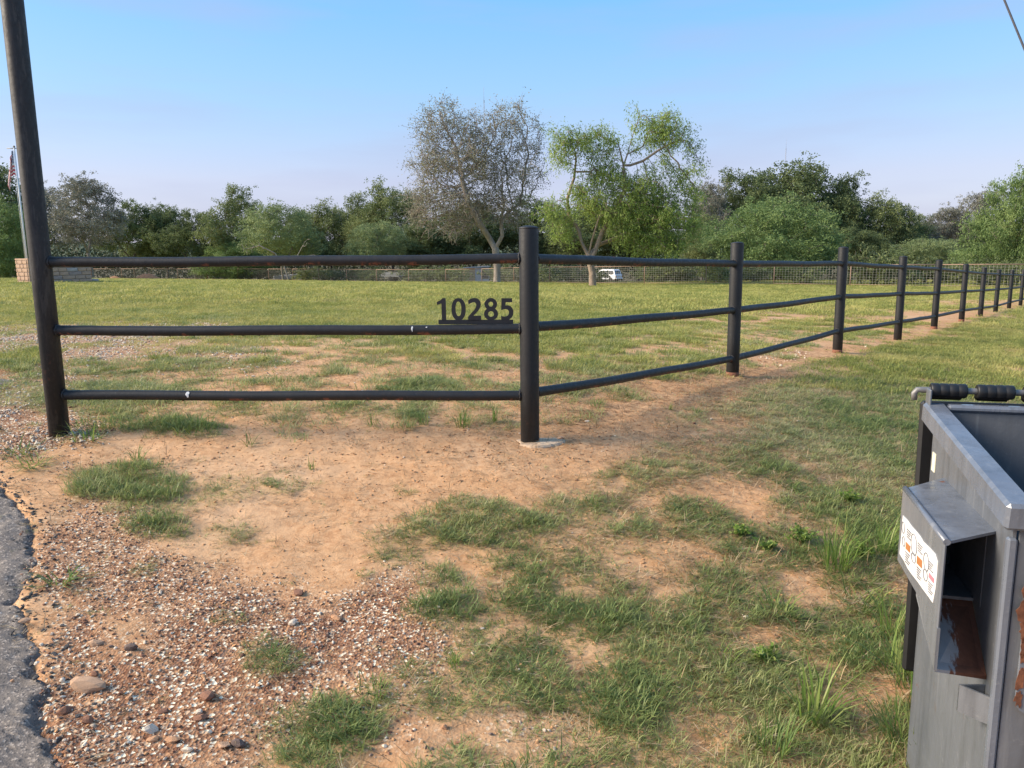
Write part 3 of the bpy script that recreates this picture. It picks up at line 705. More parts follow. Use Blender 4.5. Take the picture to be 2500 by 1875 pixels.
# tall gate pole on the left: passes out of the top of the frame
lb = at(146, 1062, LEFT_D); ltop = 3.9
gp_o = add_post(lb, ltop, .0585, M_gate)
prop(gp_o, 'tall weathered pole rising out of the top of the picture')
lr = [at(140, q, LEFT_D)[2] for q in (640, 807, 964)]
def sag_rail(p, q, r, sag, mat, bumps=True):
    P = Vector(p) - FO; Q = Vector(q) - FO; n = 60 if bumps else 15; ph = random.uniform(0, 6)
    pts = [P.lerp(Q, t / (n - 1)) + Vector((0, 0, -sag * math.sin(math.pi * t / (n - 1)) + (.0022 * math.sin(t * .21 + ph) + random.uniform(-.0004, .0004)) * bumps)) for t in range(n)]
    b = MB().tube(pts, [r * random.uniform(.988, 1.012) for _ in pts] if bumps else r, 18)
    if bumps:                                             # paint runs hanging under the pipe
        for _ in range(16):
            k = random.randint(2, n - 3); w_ = random.uniform(.004, .012); dv = (Q - P).normalized(); c0 = pts[k] + Vector((0, 0, -r + .001))
            b.tube([c0 - dv * w_, c0 + Vector((0, 0, -.002)), c0 + dv * w_], [.001, random.uniform(.002, .004), .001], 5, False)
    return b.build('rail', mat, fence)
def weld(p, ax, r):
    ax = Vector(ax).normalized(); up = Vector((0, 0, 1)); bn = ax.cross(up); b = MB(); n = 22
    pts = [Vector(p) - FO + (up * math.cos(6.2832 * k / n) + bn * math.sin(6.2832 * k / n)) * (r + .002) + ax * random.uniform(-.002, .002) for k in range(n + 1)]
    b.tube(pts, [random.uniform(.004, .0065) for _ in pts], 6, False); return b.build('weld_bead', M_weld, fence)
rails_left = []
for k in range(3):
    P = Vector((lb[0], lb[1], lr[k])); Q = Vector((pbase[0][0], pbase[0][1], prail[0][k] + (0, -.01, -.01)[k]))
    rails_left.append((P, Q)); sag_rail(P, Q, RR, .004, M_rail)
    dv = (Q - P).normalized(); weld(P + dv * .060, dv, RR); weld(Q - dv * (PR + .001), dv, RR)
for i in range(len(pbase) - 1):
    for k in range(3):
        P = Vector((pbase[i][0], pbase[i][1], prail[i][k])); Q = Vector((pbase[i + 1][0], pbase[i + 1][1], prail[i + 1][k]))
        sag_rail(P, Q, RR, .006 if i < 3 else .003, M_rail, i < 4)
        if i < 3:
            dv = (Q - P).normalized(); weld(P + dv * (PR + .001), dv, RR); weld(Q - dv * (PR + .001), dv, RR)
# bird droppings on the two lower left rails
def dropping(px, py, wpx, hpx, k):
    P, Q = rails_left[k]; c = at(px, py, DM + .02); t = (c[0] - P.x) / (Q.x - P.x); ax = P.lerp(Q, t) - FO; sc = DM / FPX
    dv = (Q - P).normalized(); b = MB(); vs = []; a0 = math.asin(max(-.95, min(.95, (c[2] - (ax + FO).z) / RR)))
    n = 12
    for q in range(n):
        th = 2 * math.pi * q / n; u = math.cos(th) * wpx * sc / 2 * (1 if math.sin(th) > 0 else .55); da = math.sin(th) * hpx * sc / 2 / RR
        a = a0 + da; vs.append(ax + dv * u + Vector((0, -math.cos(a), math.sin(a))) * (RR + .0016))
    a = a0; vs.append(ax + Vector((0, -math.cos(a), math.sin(a))) * (RR + .004))
    b.add(vs, [(q, (q + 1) % n, n) for q in range(n)], True); b.build('bird_dropping', M_drop, fence)
dropping(459, 963, 11, 16, 2); dropping(1008, 802, 5, 14, 1); dropping(1043, 798, 5, 3, 1)

# concrete footing and stones at the corner post
M_conc = simple('old_concrete', (.50, .33, .20), (.60, .45, .31), 10, .95, .9, 40)
def footing():
    b = MB(); n = 30; vs = []; c = MAINP + np.array([.055, -.01])
    z0 = z1(*c) - .016
    rr = [.15 + .018 * math.sin(3 * t * .21 + 1) + random.uniform(-.008, .008) for t in range(n)]
    for (k, dz) in ((1.04, -.08), (1.0, .006), (.93, .016), (.5, .019)):
        for q in range(n):
            a = 6.2832 * q / n; vs.append((math.cos(a) * rr[q] * k, math.sin(a) * rr[q] * k * .82, dz + random.uniform(-.002, .002)))
    vs.append((0, 0, .02)); fs = []
    for l in range(3):
        for q in range(n): fs.append((l * n + q, l * n + (q + 1) % n, (l + 1) * n + (q + 1) % n, (l + 1) * n + q))
    fs += [(3 * n + q, 3 * n + (q + 1) % n, 4 * n) for q in range(n)]
    b.add(vs, fs, False); o = b.build('concrete_footing', M_conc); o.location = (c[0], c[1], z0)
    prop(o, 'round pale concrete footing at the base of the corner post', 'footing')
footing()

# ------------------------------------------------------------------ house number 10285
M_sign = simple('black_sign_paint', (.014, .014, .016), (.022, .021, .022), 12, .5, .15, 60, dist=.002)
def number_sign():
    P, Q = rails_left[1]; l = at(1069, 780, DM); r_ = at(1253, 780, DM)
    z_bar0 = P.lerp(Q, .8).z + RR - .004; sc = DM / FPX
    s = empty('house_number_sign', ((l[0] + r_[0]) / 2, (P.y + Q.y) / 2, z_bar0), math.atan2(Q.y - P.y, Q.x - P.x), 'flat black metal house number 10285 standing on the middle rail', 'sign'); s.rotation_euler = (0, -math.atan2(Q.z - P.z, Q.x - P.x), math.atan2(Q.y - P.y, Q.x - P.x))
    Lb = (r_[0] - l[0]); hb = .027
    MB().box((0, 0, hb / 2), (Lb, .006, hb), None, .0008).build('base_bar', M_sign, s)
    k_ = .27119 * sc                                        # one unit of the drawing in metres
    ell = lambda cx, cy, rx, ry, n=28, pw=1.0: [(cx + rx * math.copysign(abs(math.cos(6.28319 * t / n)) ** pw, math.cos(6.28319 * t / n)), cy + ry * math.copysign(abs(math.sin(6.28319 * t / n)) ** pw, math.sin(6.28319 * t / n))) for t in range(n)]
    def smooth_(P, it=2):
        for _ in range(it):
            Q = []
            for i in range(len(P)):
                a, b = P[i], P[(i + 1) % len(P)]; Q += [(a[0] * .75 + b[0] * .25, a[1] * .75 + b[1] * .25), (a[0] * .25 + b[0] * .75, a[1] * .25 + b[1] * .75)]
            P = Q
        return P
    sharp = lambda P: [q for p in P for q in (p,)]
    eight = []
    up_, lo_ = (727, 345, 55, 54), (728, 433, 62, 56)
    for t in range(72):
        a = 6.28319 * t / 72; best = 0
        for (cx, cy, rx, ry) in (up_, lo_):
            # distance along this direction from the waist to the far side of the ellipse
            dx, dy = math.cos(a) / rx, math.sin(a) / ry; ox, oy = (727.5 - cx) / rx, (388 - cy) / ry
            A_ = dx * dx + dy * dy; B_ = ox * dx + oy * dy; C_ = ox * ox + oy * oy - 1; ds = B_ * B_ - A_ * C_
            if ds > 0: best = max(best, (-B_ + math.sqrt(ds)) / A_)
        eight.append((727.5 + best * math.cos(a), 388 + best * math.sin(a)))
    DIG = {'one': [[(241, 348), (240, 324), (266, 313), (292, 291), (318, 291), (320, 492), (284, 492), (281, 333), (262, 343)]],
           'zero': [ell(435, 390, 63, 99, 36, .9), ell(434, 386, 28, 67, 30, .9)],
           'two': [[(527, 345), (523, 312), (538, 301), (558, 293), (582, 290), (604, 294), (621, 306), (632, 324), (635, 348), (629, 374), (612, 402), (588, 427), (566, 450), (637, 450), (637, 492), (522, 492), (522, 462), (533, 443), (556, 420), (580, 394), (594, 370), (598, 350), (593, 334), (580, 325), (562, 327), (545, 334)]],
           'eight': [eight, ell(727, 345, 23, 24, 20), ell(728, 434, 28, 27, 22)],
           'five': [[(825, 294), (918, 294), (918, 327), (859, 327), (857, 360), (880, 357), (902, 364), (920, 381), (930, 408), (928, 438), (915, 464), (893, 482), (866, 490), (822, 488), (820, 454), (846, 459), (868, 456), (884, 446), (893, 428), (891, 408), (880, 394), (864, 388), (845, 390), (822, 398)]]}
    for nm, loops in DIG.items():
        cu = bpy.data.curves.new('digit_curve', 'CURVE'); cu.dimensions = '2D'; cu.fill_mode = 'BOTH'; cu.extrude = .003; cu.offset = .0011
        for lp in loops:
            sp_ = cu.splines.new('POLY'); sp_.points.add(len(lp) - 1); sp_.use_cyclic_u = True
            for q, (x_, y_) in zip(sp_.points, lp): q.co = ((x_ - 589.5) * k_, (485 - y_) * k_ + hb, 0, 1)
        t = bpy.data.objects.new('tmp', cu); COL.objects.link(t); bpy.context.view_layer.update()
        me = bpy.data.meshes.new_from_object(t.evaluated_get(bpy.context.evaluated_depsgraph_get())); bpy.data.objects.remove(t)
        me.materials.clear(); o = link('digit', me, s, M_sign); o.rotation_euler = (math.pi / 2, 0, 0)
number_sign()

# ================================================================== FAR WIRE FENCE
M_rust = simple('rusty_pipe', (.20, .12, .085), (.31, .22, .165), 8, .85, .3)
M_wire = simple('galvanised_wire', (.24, .235, .21), (.34, .33, .30), 5, .6, 0)
def wire_fence():
    pts = [at(*p) for p in WF]; pts = [np.array([p[0], p[1], z1(p[0], p[1])]) for p in pts]
    o = empty('wire_fence', tuple(pts[4]), 0, 'long rusty pipe and wire mesh fence between the lawn and the trees', 'fence'); O = Vector(o.location)
    seg = [0]
    for a, b in zip(pts[:-1], pts[1:]): seg.append(seg[-1] + np.linalg.norm((b - a)[:2]))
    def pos(s):
        k = min(np.searchsorted(seg, s, 'right') - 1, len(pts) - 2); t = (s - seg[k]) / (seg[k + 1] - seg[k]); p = pts[k] * (1 - t) + pts[k + 1] * t
        return Vector((p[0], p[1], z1(p[0], p[1])))
    n = int(seg[-1] / 4.3); H = 1.2; ss = [seg[-1] * i / n for i in range(n + 1)]
    P = [pos(s) for s in ss]
    for p in P: q = MB().tube([(0, 0, -.2), (0, 0, H)], 0.030, 7).build('post', M_rust, o); q.location = p - O
    for i in range(n):
        for hz, r in ((H, .027), (.10, .016)):
            MB().tube([P[i] - O + Vector((0, 0, hz)), P[i + 1] - O + Vector((0, 0, hz))], r, 6).build('rail', M_rust, o)
        b = MB(); nv = 26
        for k in range(1, nv):
            p = P[i].lerp(P[i + 1], k / nv) - O; b.tube([p + Vector((0, 0, .10)), p + Vector((0, 0, H))], 0.0058, 3, False)
        for k in range(1, 8):
            dz = Vector((0, 0, .10 + (H - .10) * k / 8)); b.tube([P[i] - O + dz, P[i + 1] - O + dz], 0.0058, 3, False)
        w_ = b.build('wire_mesh', M_wire, o); w_['kind'] = 'stuff'
wire_fence()

# ================================================================== DUMPSTER
def mat_dump(name, c1, c2, rust, rough=.45, seed=0):
    m, nt, p = newmat(name); v = ocoord(nt)
    n1 = noise(nt, v, 4, 5, .6, (1, 1, .3)); n2 = noise(nt, v, 16, 6, .7); n3 = noise(nt, v, 60, 4, .7); n4 = noise(nt, v, 5.5 + seed, 6, .75)
    c = mix(nt, rng(nt, n1, .3, .7), c1, c2); c = mix(nt, rng(nt, n3, .6, .75, 0, .25), c, (.33, .33, .33))
    n5 = noise(nt, v, 26, 5, .65, (1, 1, .07)); n6 = noise(nt, v, 2.6, 3, .5); n7 = noise(nt, v, 14, 6, .75, (1.5, 1.5, .3))
    c = mix(nt, rng(nt, n5, .5, .72, 0, .45), c, (.04, .042, .045)); c = mix(nt, rng(nt, n5, .30, .42, .35, 0), c, (.26, .265, .27))
    c = mix(nt, rng(nt, n7, .62, .68, 0, .4), c, (.12, .085, .06))
    rm = math_(nt, 'MULTIPLY', rng(nt, n4, rust - .03, rust - .005), rng(nt, n2, .42, .5))
    c = mix(nt, rm, c, mix(nt, n3, (.06, .022, .013), (.19, .072, .035)))
    L(nt, c, p.inputs['Base Color']); L(nt, mix(nt, rm, rng(nt, n2, .3, .7, rough - .1, rough + .12), .9), p.inputs['Roughness'])
    p.inputs['Metallic'].default_value = 0.0
    bump(nt, p, mix(nt, .15, n6, n2), .35, .03); return m
M_d = mat_dump('grey_dumpster_paint', (.090, .098, .112), (.130, .137, .150), .700)
M_din = mat_dump('dark_grey_inner_paint', (.085, .09, .10), (.12, .125, .135), .74)
M_drim = mat_dump('chipped_rim_and_sky_sheen', (.11, .125, .155), (.16, .175, .205), .685, .22, 2)
M_dsl = mat_dump('sleeve_paint', (.120, .130, .148), (.160, .168, .182), .680, .30, 1)
def mat_ramp():
    m, nt, p = newmat('rusty_ramp_plate'); v = ocoord(nt); sx = N(nt, 'ShaderNodeSeparateXYZ'); L(nt, v, sx.inputs[0]); n1 = noise(nt, v, 22, 6, .7, (1.6, .5, .5)); n2 = noise(nt, v, 70, 4, .7)
    mk_ = rng(nt, math_(nt, 'ADD', sx.outputs[0], math_(nt, 'MULTIPLY', math_(nt, 'SUBTRACT', n1, .5), .14)), -.048, -.038)
    c = mix(nt, mk_, mix(nt, n2, (.20, .21, .225), (.28, .29, .30)), mix(nt, n2, (.055, .02, .011), (.16, .06, .032))); L(nt, c, p.inputs['Base Color']); L(nt, rng(nt, mk_, 0, 1, .4, .95), p.inputs['Roughness']); bump(nt, p, n2, .2, .003); return m
M_rustp = mat_ramp()
M_lid = simple('black_plastic_lid', (.007, .007, .008), (.012, .012, .013), 9, .5, .2, 40, dist=.002)
M_galv = simple('galvanised_rod', (.16, .155, .15), (.26, .25, .24), 14, .55, .2, metal=.5)
M_void = simple('dark_floor_and_sleeve_end', (.03, .032, .036), (.05, .05, .05), 10, .8, .4)
M_white = simple('sticker_white', (.58, .57, .55), (.72, .71, .69), 40, .6, 0)
M_orange = simple('sticker_orange', (.36, .14, .045), (.42, .17, .06), 30, .5, 0)
M_ink = simple('sticker_ink', (.10, .10, .12), (.22, .22, .24), 30, .5, 0)
M_cream = simple('cream_reflective_tape', (.72, .68, .50), (.80, .76, .60), 60, .4, .3, 220, dist=.001)
M_pink = simple('sticker_pink', (.60, .16, .20), (.66, .22, .25), 30, .5, 0)
def dumpster():
    B, A = DUMP_B, DUMP_A; e2 = (A - B)[:2]; D = float(np.linalg.norm(e2)); e2 = e2 / D; th = math.atan2(e2[1], e2[0]) - math.pi / 2
    zr = B[2]; z0 = z1(B[0] + .5, B[1] + .2) + .02
    o = empty('dumpster', (B[0], B[1], z0), th, 'grey steel dumpster with open black lid, rust streaks and warning sticker', 'dumpster')
    H = zr - z0; W = 1.83; T = .055; wi = .028
    # local axes: x to the right along the front, y to the rear, z up; origin under the front left rim corner
    R = Matrix.Rotation(-th, 3, 'Z')
    def loc(px, py, Y=None, plane=None):
        """a point of the picture on a plane of the dumpster: plane = ('x', value) etc."""
        d = R @ Vector(ray(px, py)); c = R @ (Vector(CAM) - Vector((B[0], B[1], z0))); k = 'xyz'.index(plane[0]); t = (plane[1] - c[k]) / d[k]; return c + d * t
    HB = B[2] - z0; HA = A[2] - z0; H = HB
    zr_ = lambda y: HB + (HA - HB) * y / D
    sl_a = math.atan2(HA - HB, D); RX = Matrix.Rotation(sl_a, 3, 'X'); Ls = math.hypot(D, HA - HB)
    def bar(c, s, rot=None): MB().box(c, s, rot, .007).build('rim_bar', M_drim, o)
    bar((T / 2, D / 2, zr_(D / 2) - T / 2), (T, Ls, T), RX); bar((W - T / 2, D / 2, zr_(D / 2) - T / 2), (T, Ls, T), RX)
    bar((W / 2, T / 2 + .001, HB - T / 2 + .0035), (W - 2 * T - .002, T, T)); bar((W / 2, D - T / 2 + .012, HA - .012), (W - 2 * T - .002, T * .55, .020))
    wt = .006
    def wall(name, c, s, mat): return MB().box(c, s, None, .001).build(name, mat, o)
    def side(name, x, mat, t=wt, ins=.03):
        pl = [(ins, .03), (D - ins, .03), (D - ins, zr_(D - ins) - T + .004), (ins, zr_(ins) - T + .004)]
        MB().prism(pl, lambda u, v: (x - t / 2, u, v), lambda u, v: (x + t / 2, u, v)).build(name, mat, o)
    side('side_wall', wi, M_d); side('side_wall', W - wi, M_d)
    wall('front_wall', (W / 2, wi, (HB - T) / 2 + .015), (W - .07, wt, HB - T - .03), M_d)
    wall('rear_wall', (W / 2, D - .012, (HA - .02) / 2 + .015), (W - .07, wt, HA - .05), M_d)
    wall('inner_liner', (W / 2, D - .020, (HA - .02) / 2 + .015), (W - .10, .004, HA - .055), M_din)
    side('inner_liner', W - wi - .008, M_din, .004, .05); side('inner_liner', wi + .008, M_din, .004, .05)
    wall('floor_plate', (W / 2, D / 2, .10), (W - .12, D - .12, .01), M_void)
    for sx in (.12, W - .12): MB().box((sx, D / 2, .02), (.09, D - .1, .06), None, .004).build('skid', M_d, o)
    # rear gusset strip along the rim, then the corner bead on the front
    MB().box((.024, .03, (H - T) / 2), (.018, .018, H - T - .04), None, .004).build('corner_bead', M_drim, o)
    # front reinforcement plate with a rounded bottom corner
    zb = loc(2470, 1740, plane=('y', wi - .004)).z
    poly = [(.055, H - T - .01), (.055, zb + .03), (.062, zb + .012), (.08, zb), (.12, zb - .012), (.6, zb - .012), (.6, H - T - .01)]
    MB().prism(poly, lambda u, v: (u, wi - .0035, v), lambda u, v: (u, wi - .0125, v)).build('front_plate', M_drim, o)
    c = MB().box((.085, wi - .0142, loc(2488, 1392, plane=('y', wi - .013)).z), (.05, .002, .075)).build('reflective_sticker', M_cream, o)
    # fork sleeve on the left side
    xo = -.09                                              # outer face
    yn = .045; yf = .415
    zt = loc(2297, 1312, plane=('x', xo)).z; zpb = loc(2277, 1521, plane=('x', xo)).z; zl = loc(2279, 1632, plane=('x', xo)).z
    s = MB()
    tk = .007
    s.box((xo + tk / 2, (yn + yf) / 2, (zt + zpb) / 2), (tk, yf - yn, zt - zpb), None, .003)
    sl = s.build('fork_sleeve', M_dsl, o)
    prop(sl, 'side fork sleeve with torn white warning sticker')
    # roof of the sleeve, rising to the wall
    b = MB(); xa, xb = xo + .010, wi - .003; ra = [(xa, yn + .002, zt), (xb, yn + .075, zt + .004), (xb, yf + .10, zt + .004), (xa, yf, zt)]
    b.add(ra + [(p_[0], p_[1], p_[2] - .006) for p_ in ra], [(0, 1, 2, 3), (7, 6, 5, 4), (0, 4, 5, 1), (2, 6, 7, 3), (1, 5, 6, 2), (3, 7, 4, 0)])
    b.build('sleeve_roof', M_drim, sl)  # lighter rim colour paints in the sky reflected on the roof
    MB().tube([(xo + .006, yn, zt - .002), (xo + .006, yf, zt - .002)], .007, 10).build('sleeve_edge', M_drim, sl)
    # dark inner soffit strip over the mouth, floor and flared ramp
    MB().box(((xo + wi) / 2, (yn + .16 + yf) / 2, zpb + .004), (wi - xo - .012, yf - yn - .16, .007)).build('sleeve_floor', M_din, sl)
    b = MB(); y1, y2 = yn + .18, yn - .005
    b.add([(xo + .002, y1, zpb), (wi - .004, y1, zpb), (wi - .004, y2 + .05, zl - .03), (xo + .002, y2, zl), (xo + .002, y1, zpb - .007), (wi - .004, y1, zpb - .007), (wi - .004, y2 + .05, zl - .037), (xo + .002, y2, zl - .007)],
          [(0, 1, 2, 3), (7, 6, 5, 4), (0, 4, 5, 1), (2, 6, 7, 3), (1, 5, 6, 2), (3, 7, 4, 0)])
    b.build('flared_ramp', M_rustp, sl)
    # outer cheek of the ramp: plate edge running down from the sleeve's outer plate
    b = MB(); b.prism([(y1, zpb + .004), (y2, zl - .004), (y2, zpb + .004)], lambda u, v: (xo + .0005, u, v), lambda u, v: (xo + tk - .0005, u, v)); b.build('ramp_cheek', M_dsl, sl)
    MB().box(((xo + wi) / 2 + .004, yf - .012, (zt + zpb) / 2), (wi - xo - .016, .005, zt - zpb - .012)).build('added_dark_end_plate', M_void, sl)  # added plate, closes the open sleeve so its inside stays dark
    MB().box((wi - .0045, (yn + yf) / 2 + .06, (zt + zpb) / 2), (.002, yf - yn - .12, zt - zpb - .012)).build('sleeve_inner_wall', M_din, sl)
    # warning sticker: torn white panel with line drawings
    stx = xo - .0015
    def L2(px, py): p = loc(px, py, plane=('x', stx)); return (p.y, p.z)
    outline = [(2204, 1258), (2214, 1268), (2226, 1285), (2236, 1296), (2246, 1308), (2254, 1322), (2262, 1330), (2272, 1340), (2283, 1352), (2289, 1372), (2287, 1400), (2283, 1440), (2277, 1472), (2266, 1456), (2254, 1440), (2240, 1420), (2228, 1405), (2216, 1388), (2206, 1368), (2196, 1352), (2198, 1330), (2201, 1300)]
    poly = [L2(*p) for p in outline]
    lab = MB().prism(poly, lambda u, v: (stx, u, v), lambda u, v: (stx + .0012, u, v)).build('warning_sticker', M_white, sl)
    def mark(name, pts, mat, d=.0012):
        MB().prism([L2(*p) for p in pts], lambda u, v: (stx - d, u, v), lambda u, v: (stx - .0002, u, v)).build(name, mat, lab)
    def par(x, y, dx, dy, h):      # a strip that follows the plate's perspective
        return [(x, y), (x + dx, y + dy), (x + dx - 1, y + dy + h), (x - 1, y + h)]
    mark('caution_box', par(2213, 1323, 10, 11, 16), M_orange); mark('caution_box', par(2240, 1356, 12, 13, 19), M_orange); mark('caution_box', par(2269, 1398, 12, 15, 11), M_pink)
    for x0, y0, k in ((2215, 1290, 4), (2211, 1345, 5), (2242, 1324, 4), (2239, 1382, 5), (2268, 1368, 4), (2267, 1418, 5)):
        for j in range(k): mark('print_line', par(x0, y0 + j * 6, 11 - (j % 3) * 2, 12 - (j % 3) * 2, 1.8), M_ink, .0008)
    for (cx_, cy_, rx, ry) in ((2206, 1288, 3, 14), (2232, 1330, 7, 26), (2231, 1362, 5, 12), (2262, 1372, 6, 22), (2260, 1404, 5, 14), (2207, 1322, 3, 12)):
        ring = []
        for t in range(17):
            a = 6.2832 * t / 16; u = L2(cx_ + rx * math.cos(a), cy_ + ry * math.sin(a) + rx * math.cos(a)); ring.append((stx - .0008, u[0], u[1]))
        MB().tube(ring, .0009, 4, False).build('sketch_outline', M_ink, lab)
    # angle hook below the sleeve
    p = loc(2392, 1722, plane=('x', wi - .02)); b = MB(); hz = .03
    ha = p.y + .035; hb_ = p.y - .02
    b.prism([(wi - .004, ha), (wi - .055, ha - .012), (wi - .055, ha - .017), (wi - .004, ha - .005)], lambda u, v: (u, v, p.z - hz), lambda u, v: (u, v, p.z + hz))
    b.prism([(wi - .055, ha - .012), (wi - .055, ha - .018), (wi - .005, hb_ - .004), (wi - .005, hb_ + .002)], lambda u, v: (u, v, p.z - hz + .001), lambda u, v: (u, v, p.z + hz + .001))
    b.build('hook_bracket', M_dsl, o)
    pz = loc(2284, 1133, plane=('x', wi - .005)); MB().box((wi - .0045, D - .065, pz.z), (.002, .03, .05)).build('reflective_sticker', M_cream, o)
    # hinge rod with an elbow at its left end, lug, and two lids hanging down behind
    zh = HA + .030; yh = D + .012
    MB().tube([(-.018, yh, zh - .028), (-.019, yh, zh - .010), (-.012, yh, zh), (.0, yh, zh), (W, yh, zh)], [.0075, .008, .008, .0085, .0085], 12).build('hinge_rod', M_galv, o)
    MB().box((.012, D - .012, HA + .012), (.006, .04, .05), None, .002).build('hinge_lug', M_d, o)
    MB().box((W - .012, D - .012, HA + .012), (.006, .04, .05), None, .002).build('hinge_lug', M_d, o)
    for k in range(2):
        x0 = .012 + k * (W / 2 + .01); wl = W / 2 - .01
        b = MB(); Ld = .80
        b.box((x0 + wl / 2, yh + .045, zh - .04 - Ld / 2), (wl, .022, Ld), Matrix.Rotation(math.radians(-2), 3, 'X'), .008)
        for r_ in range(5): b.box((x0 + wl * (r_ + .5) / 5, yh + .062, zh - .05 - Ld / 2), (.03, .02, Ld - .06), Matrix.Rotation(math.radians(-2), 3, 'X'), .006)
        lid = b.build('lid', M_lid, o)
        for j in range(6):
            xs = .020 + k * (W / 2 + .01) + (j * .112 if j < 3 else .5 + (j - 3) * .112); ring = MB()
            prof = []
            for q in range(4): prof += [(.0175, q * .022), (.0195, q * .022 + .003), (.0195, q * .022 + .018), (.0175, q * .022 + .0215)]
            ring.lathe(prof, 16); kn = ring.build('lid_knuckle', M_lid, lid); kn.rotation_euler = (0, math.pi / 2, 0); kn.location = (xs, yh, zh)
            MB().box((xs + .045, yh + .026, zh - .014), (.082, .022, .03), None, .006).build('lid_strap', M_lid, lid)
    # rust scabs along the corner and the ramp
    M_scab = simple('rust_scab', (.08, .028, .014), (.21, .078, .036), 40, .95, .6, 90, dist=.003)
    def scab(cx, cz, w_, h_, plane, seed, at_):
        g = random.Random(seed); n = 16; pl = []
        for t in range(n):
            a = 6.2832 * t / n; rr = g.uniform(.45, 1.1); pl.append((cx + math.cos(a) * w_ * rr, cz + math.sin(a) * h_ * rr))
        if plane == 'front': MB().prism(pl, lambda u, v: (u, at_, v), lambda u, v: (u, at_ - .0011, v)).build('rust_scab', M_scab, o)
    for i_, (px, py, wpx, hpx) in enumerate([(2474, 1440, .014, .05), (2480, 1490, .022, .03), (2472, 1540, .016, .024), (2470, 1585, .008, .03), (2466, 1650, .010, .035), (2462, 1700, .010, .025), (2490, 1600, .006, .006), (2486, 1560, .012, .008)]):
        p = loc(px, py, plane=('y', wi - .0128)); scab(max(p.x, .058), p.z, wpx, hpx, 'front', 40 + i_, wi - .0128)
    return o
dumpster()

# ================================================================== PLANTER WALL, FLAGPOLE, FLAG
M_stone = [simple(f'wall_stone_{i}', a, b, 5, .9, .5, 20, dist=.02) for i, (a, b) in enumerate([((.36, .30, .27), (.48, .42, .38)), ((.30, .21, .17), (.40, .30, .25)), ((.42, .26, .17), (.50, .34, .24)), ((.50, .47, .44), (.60, .56, .52))])]
M_mort = simple('mortar', (.34, .30, .26), (.42, .38, .33), 12, .95, .3)
M_brick = simple('red_brown_brick', (.30, .12, .07), (.40, .18, .10), 8, .9, .4)
def planter():
    th = math.radians(60); c = at(137, 693, 34.3); Lw, Tw, Hw = 2.75, .95, 1.02
    o = empty('stone_planter', (c[0], c[1], z1(c[0], c[1])), th, 'low stone block planter wall around the foot of the flagpole', 'planter')
    MB().box((0, 0, Hw / 2 - .1), (Lw - .06, Tw - .06, Hw + .14)).build('core', M_mort, o)
    pr = random.Random(3); rows = 6; hh = Hw / rows; shared = {}
    def stone(cx, cy, cz, lx, ly, lz, mi):
        b = MB().box((0, 0, 0), (lx, ly, lz), None, .018); q = b.build('stone_block', M_stone[mi], o); q.location = (cx, cy, cz); return q
    for r in range(rows):
        z = hh * (r + .5)
        for sgn in (-1, 1):
            x = -Lw / 2
            while x < Lw / 2 - .05:
                l = min(pr.uniform(.28, .62), Lw / 2 - x)
                if Lw / 2 - x - l < .18: l = Lw / 2 - x
                mi = 2 if (x < -Lw / 2 + .3 or x + l > Lw / 2 - .32) else pr.choice([0, 1, 1, 2, 2])
                q = stone(x + l / 2, sgn * (Tw / 2 - .035 + pr.uniform(0, .012)), z, l - .02, .09, hh - .02, mi); x += l
        for sgn in (-1, 1):
            y = -Tw / 2 + .06
            while y < Tw / 2 - .07:
                l = min(pr.uniform(.25, .42), Tw / 2 - .06 - y); stone(sgn * (Lw / 2 - .035), y + l / 2, z, .09, max(l - .02, .05), hh - .02, 2); y += l
    for k in range(8):
        q = MB().box((0, 0, 0), (Lw / 8 - .015, Tw + .05, .07), None, .012).build('coping_stone', M_stone[2 if k in (0, 7) else 1], o); q.location = (-Lw / 2 + (k + .5) * Lw / 8, 0, Hw + .036)
    q = MB().box((Lw / 2 + .16, -Tw / 2 + .25, .07), (.32, .5, .16), None, .02).build('step_stone', M_stone[0], o)
    q = MB().box((Lw / 2 + .06, -Tw / 2 + .2, .42), (.10, .12, .5), None, .015).build('brick_pier', M_brick, o)
planter()
M_pole = simple('white_flagpole_paint', (.62, .63, .64), (.72, .73, .74), 6, .4, .05)
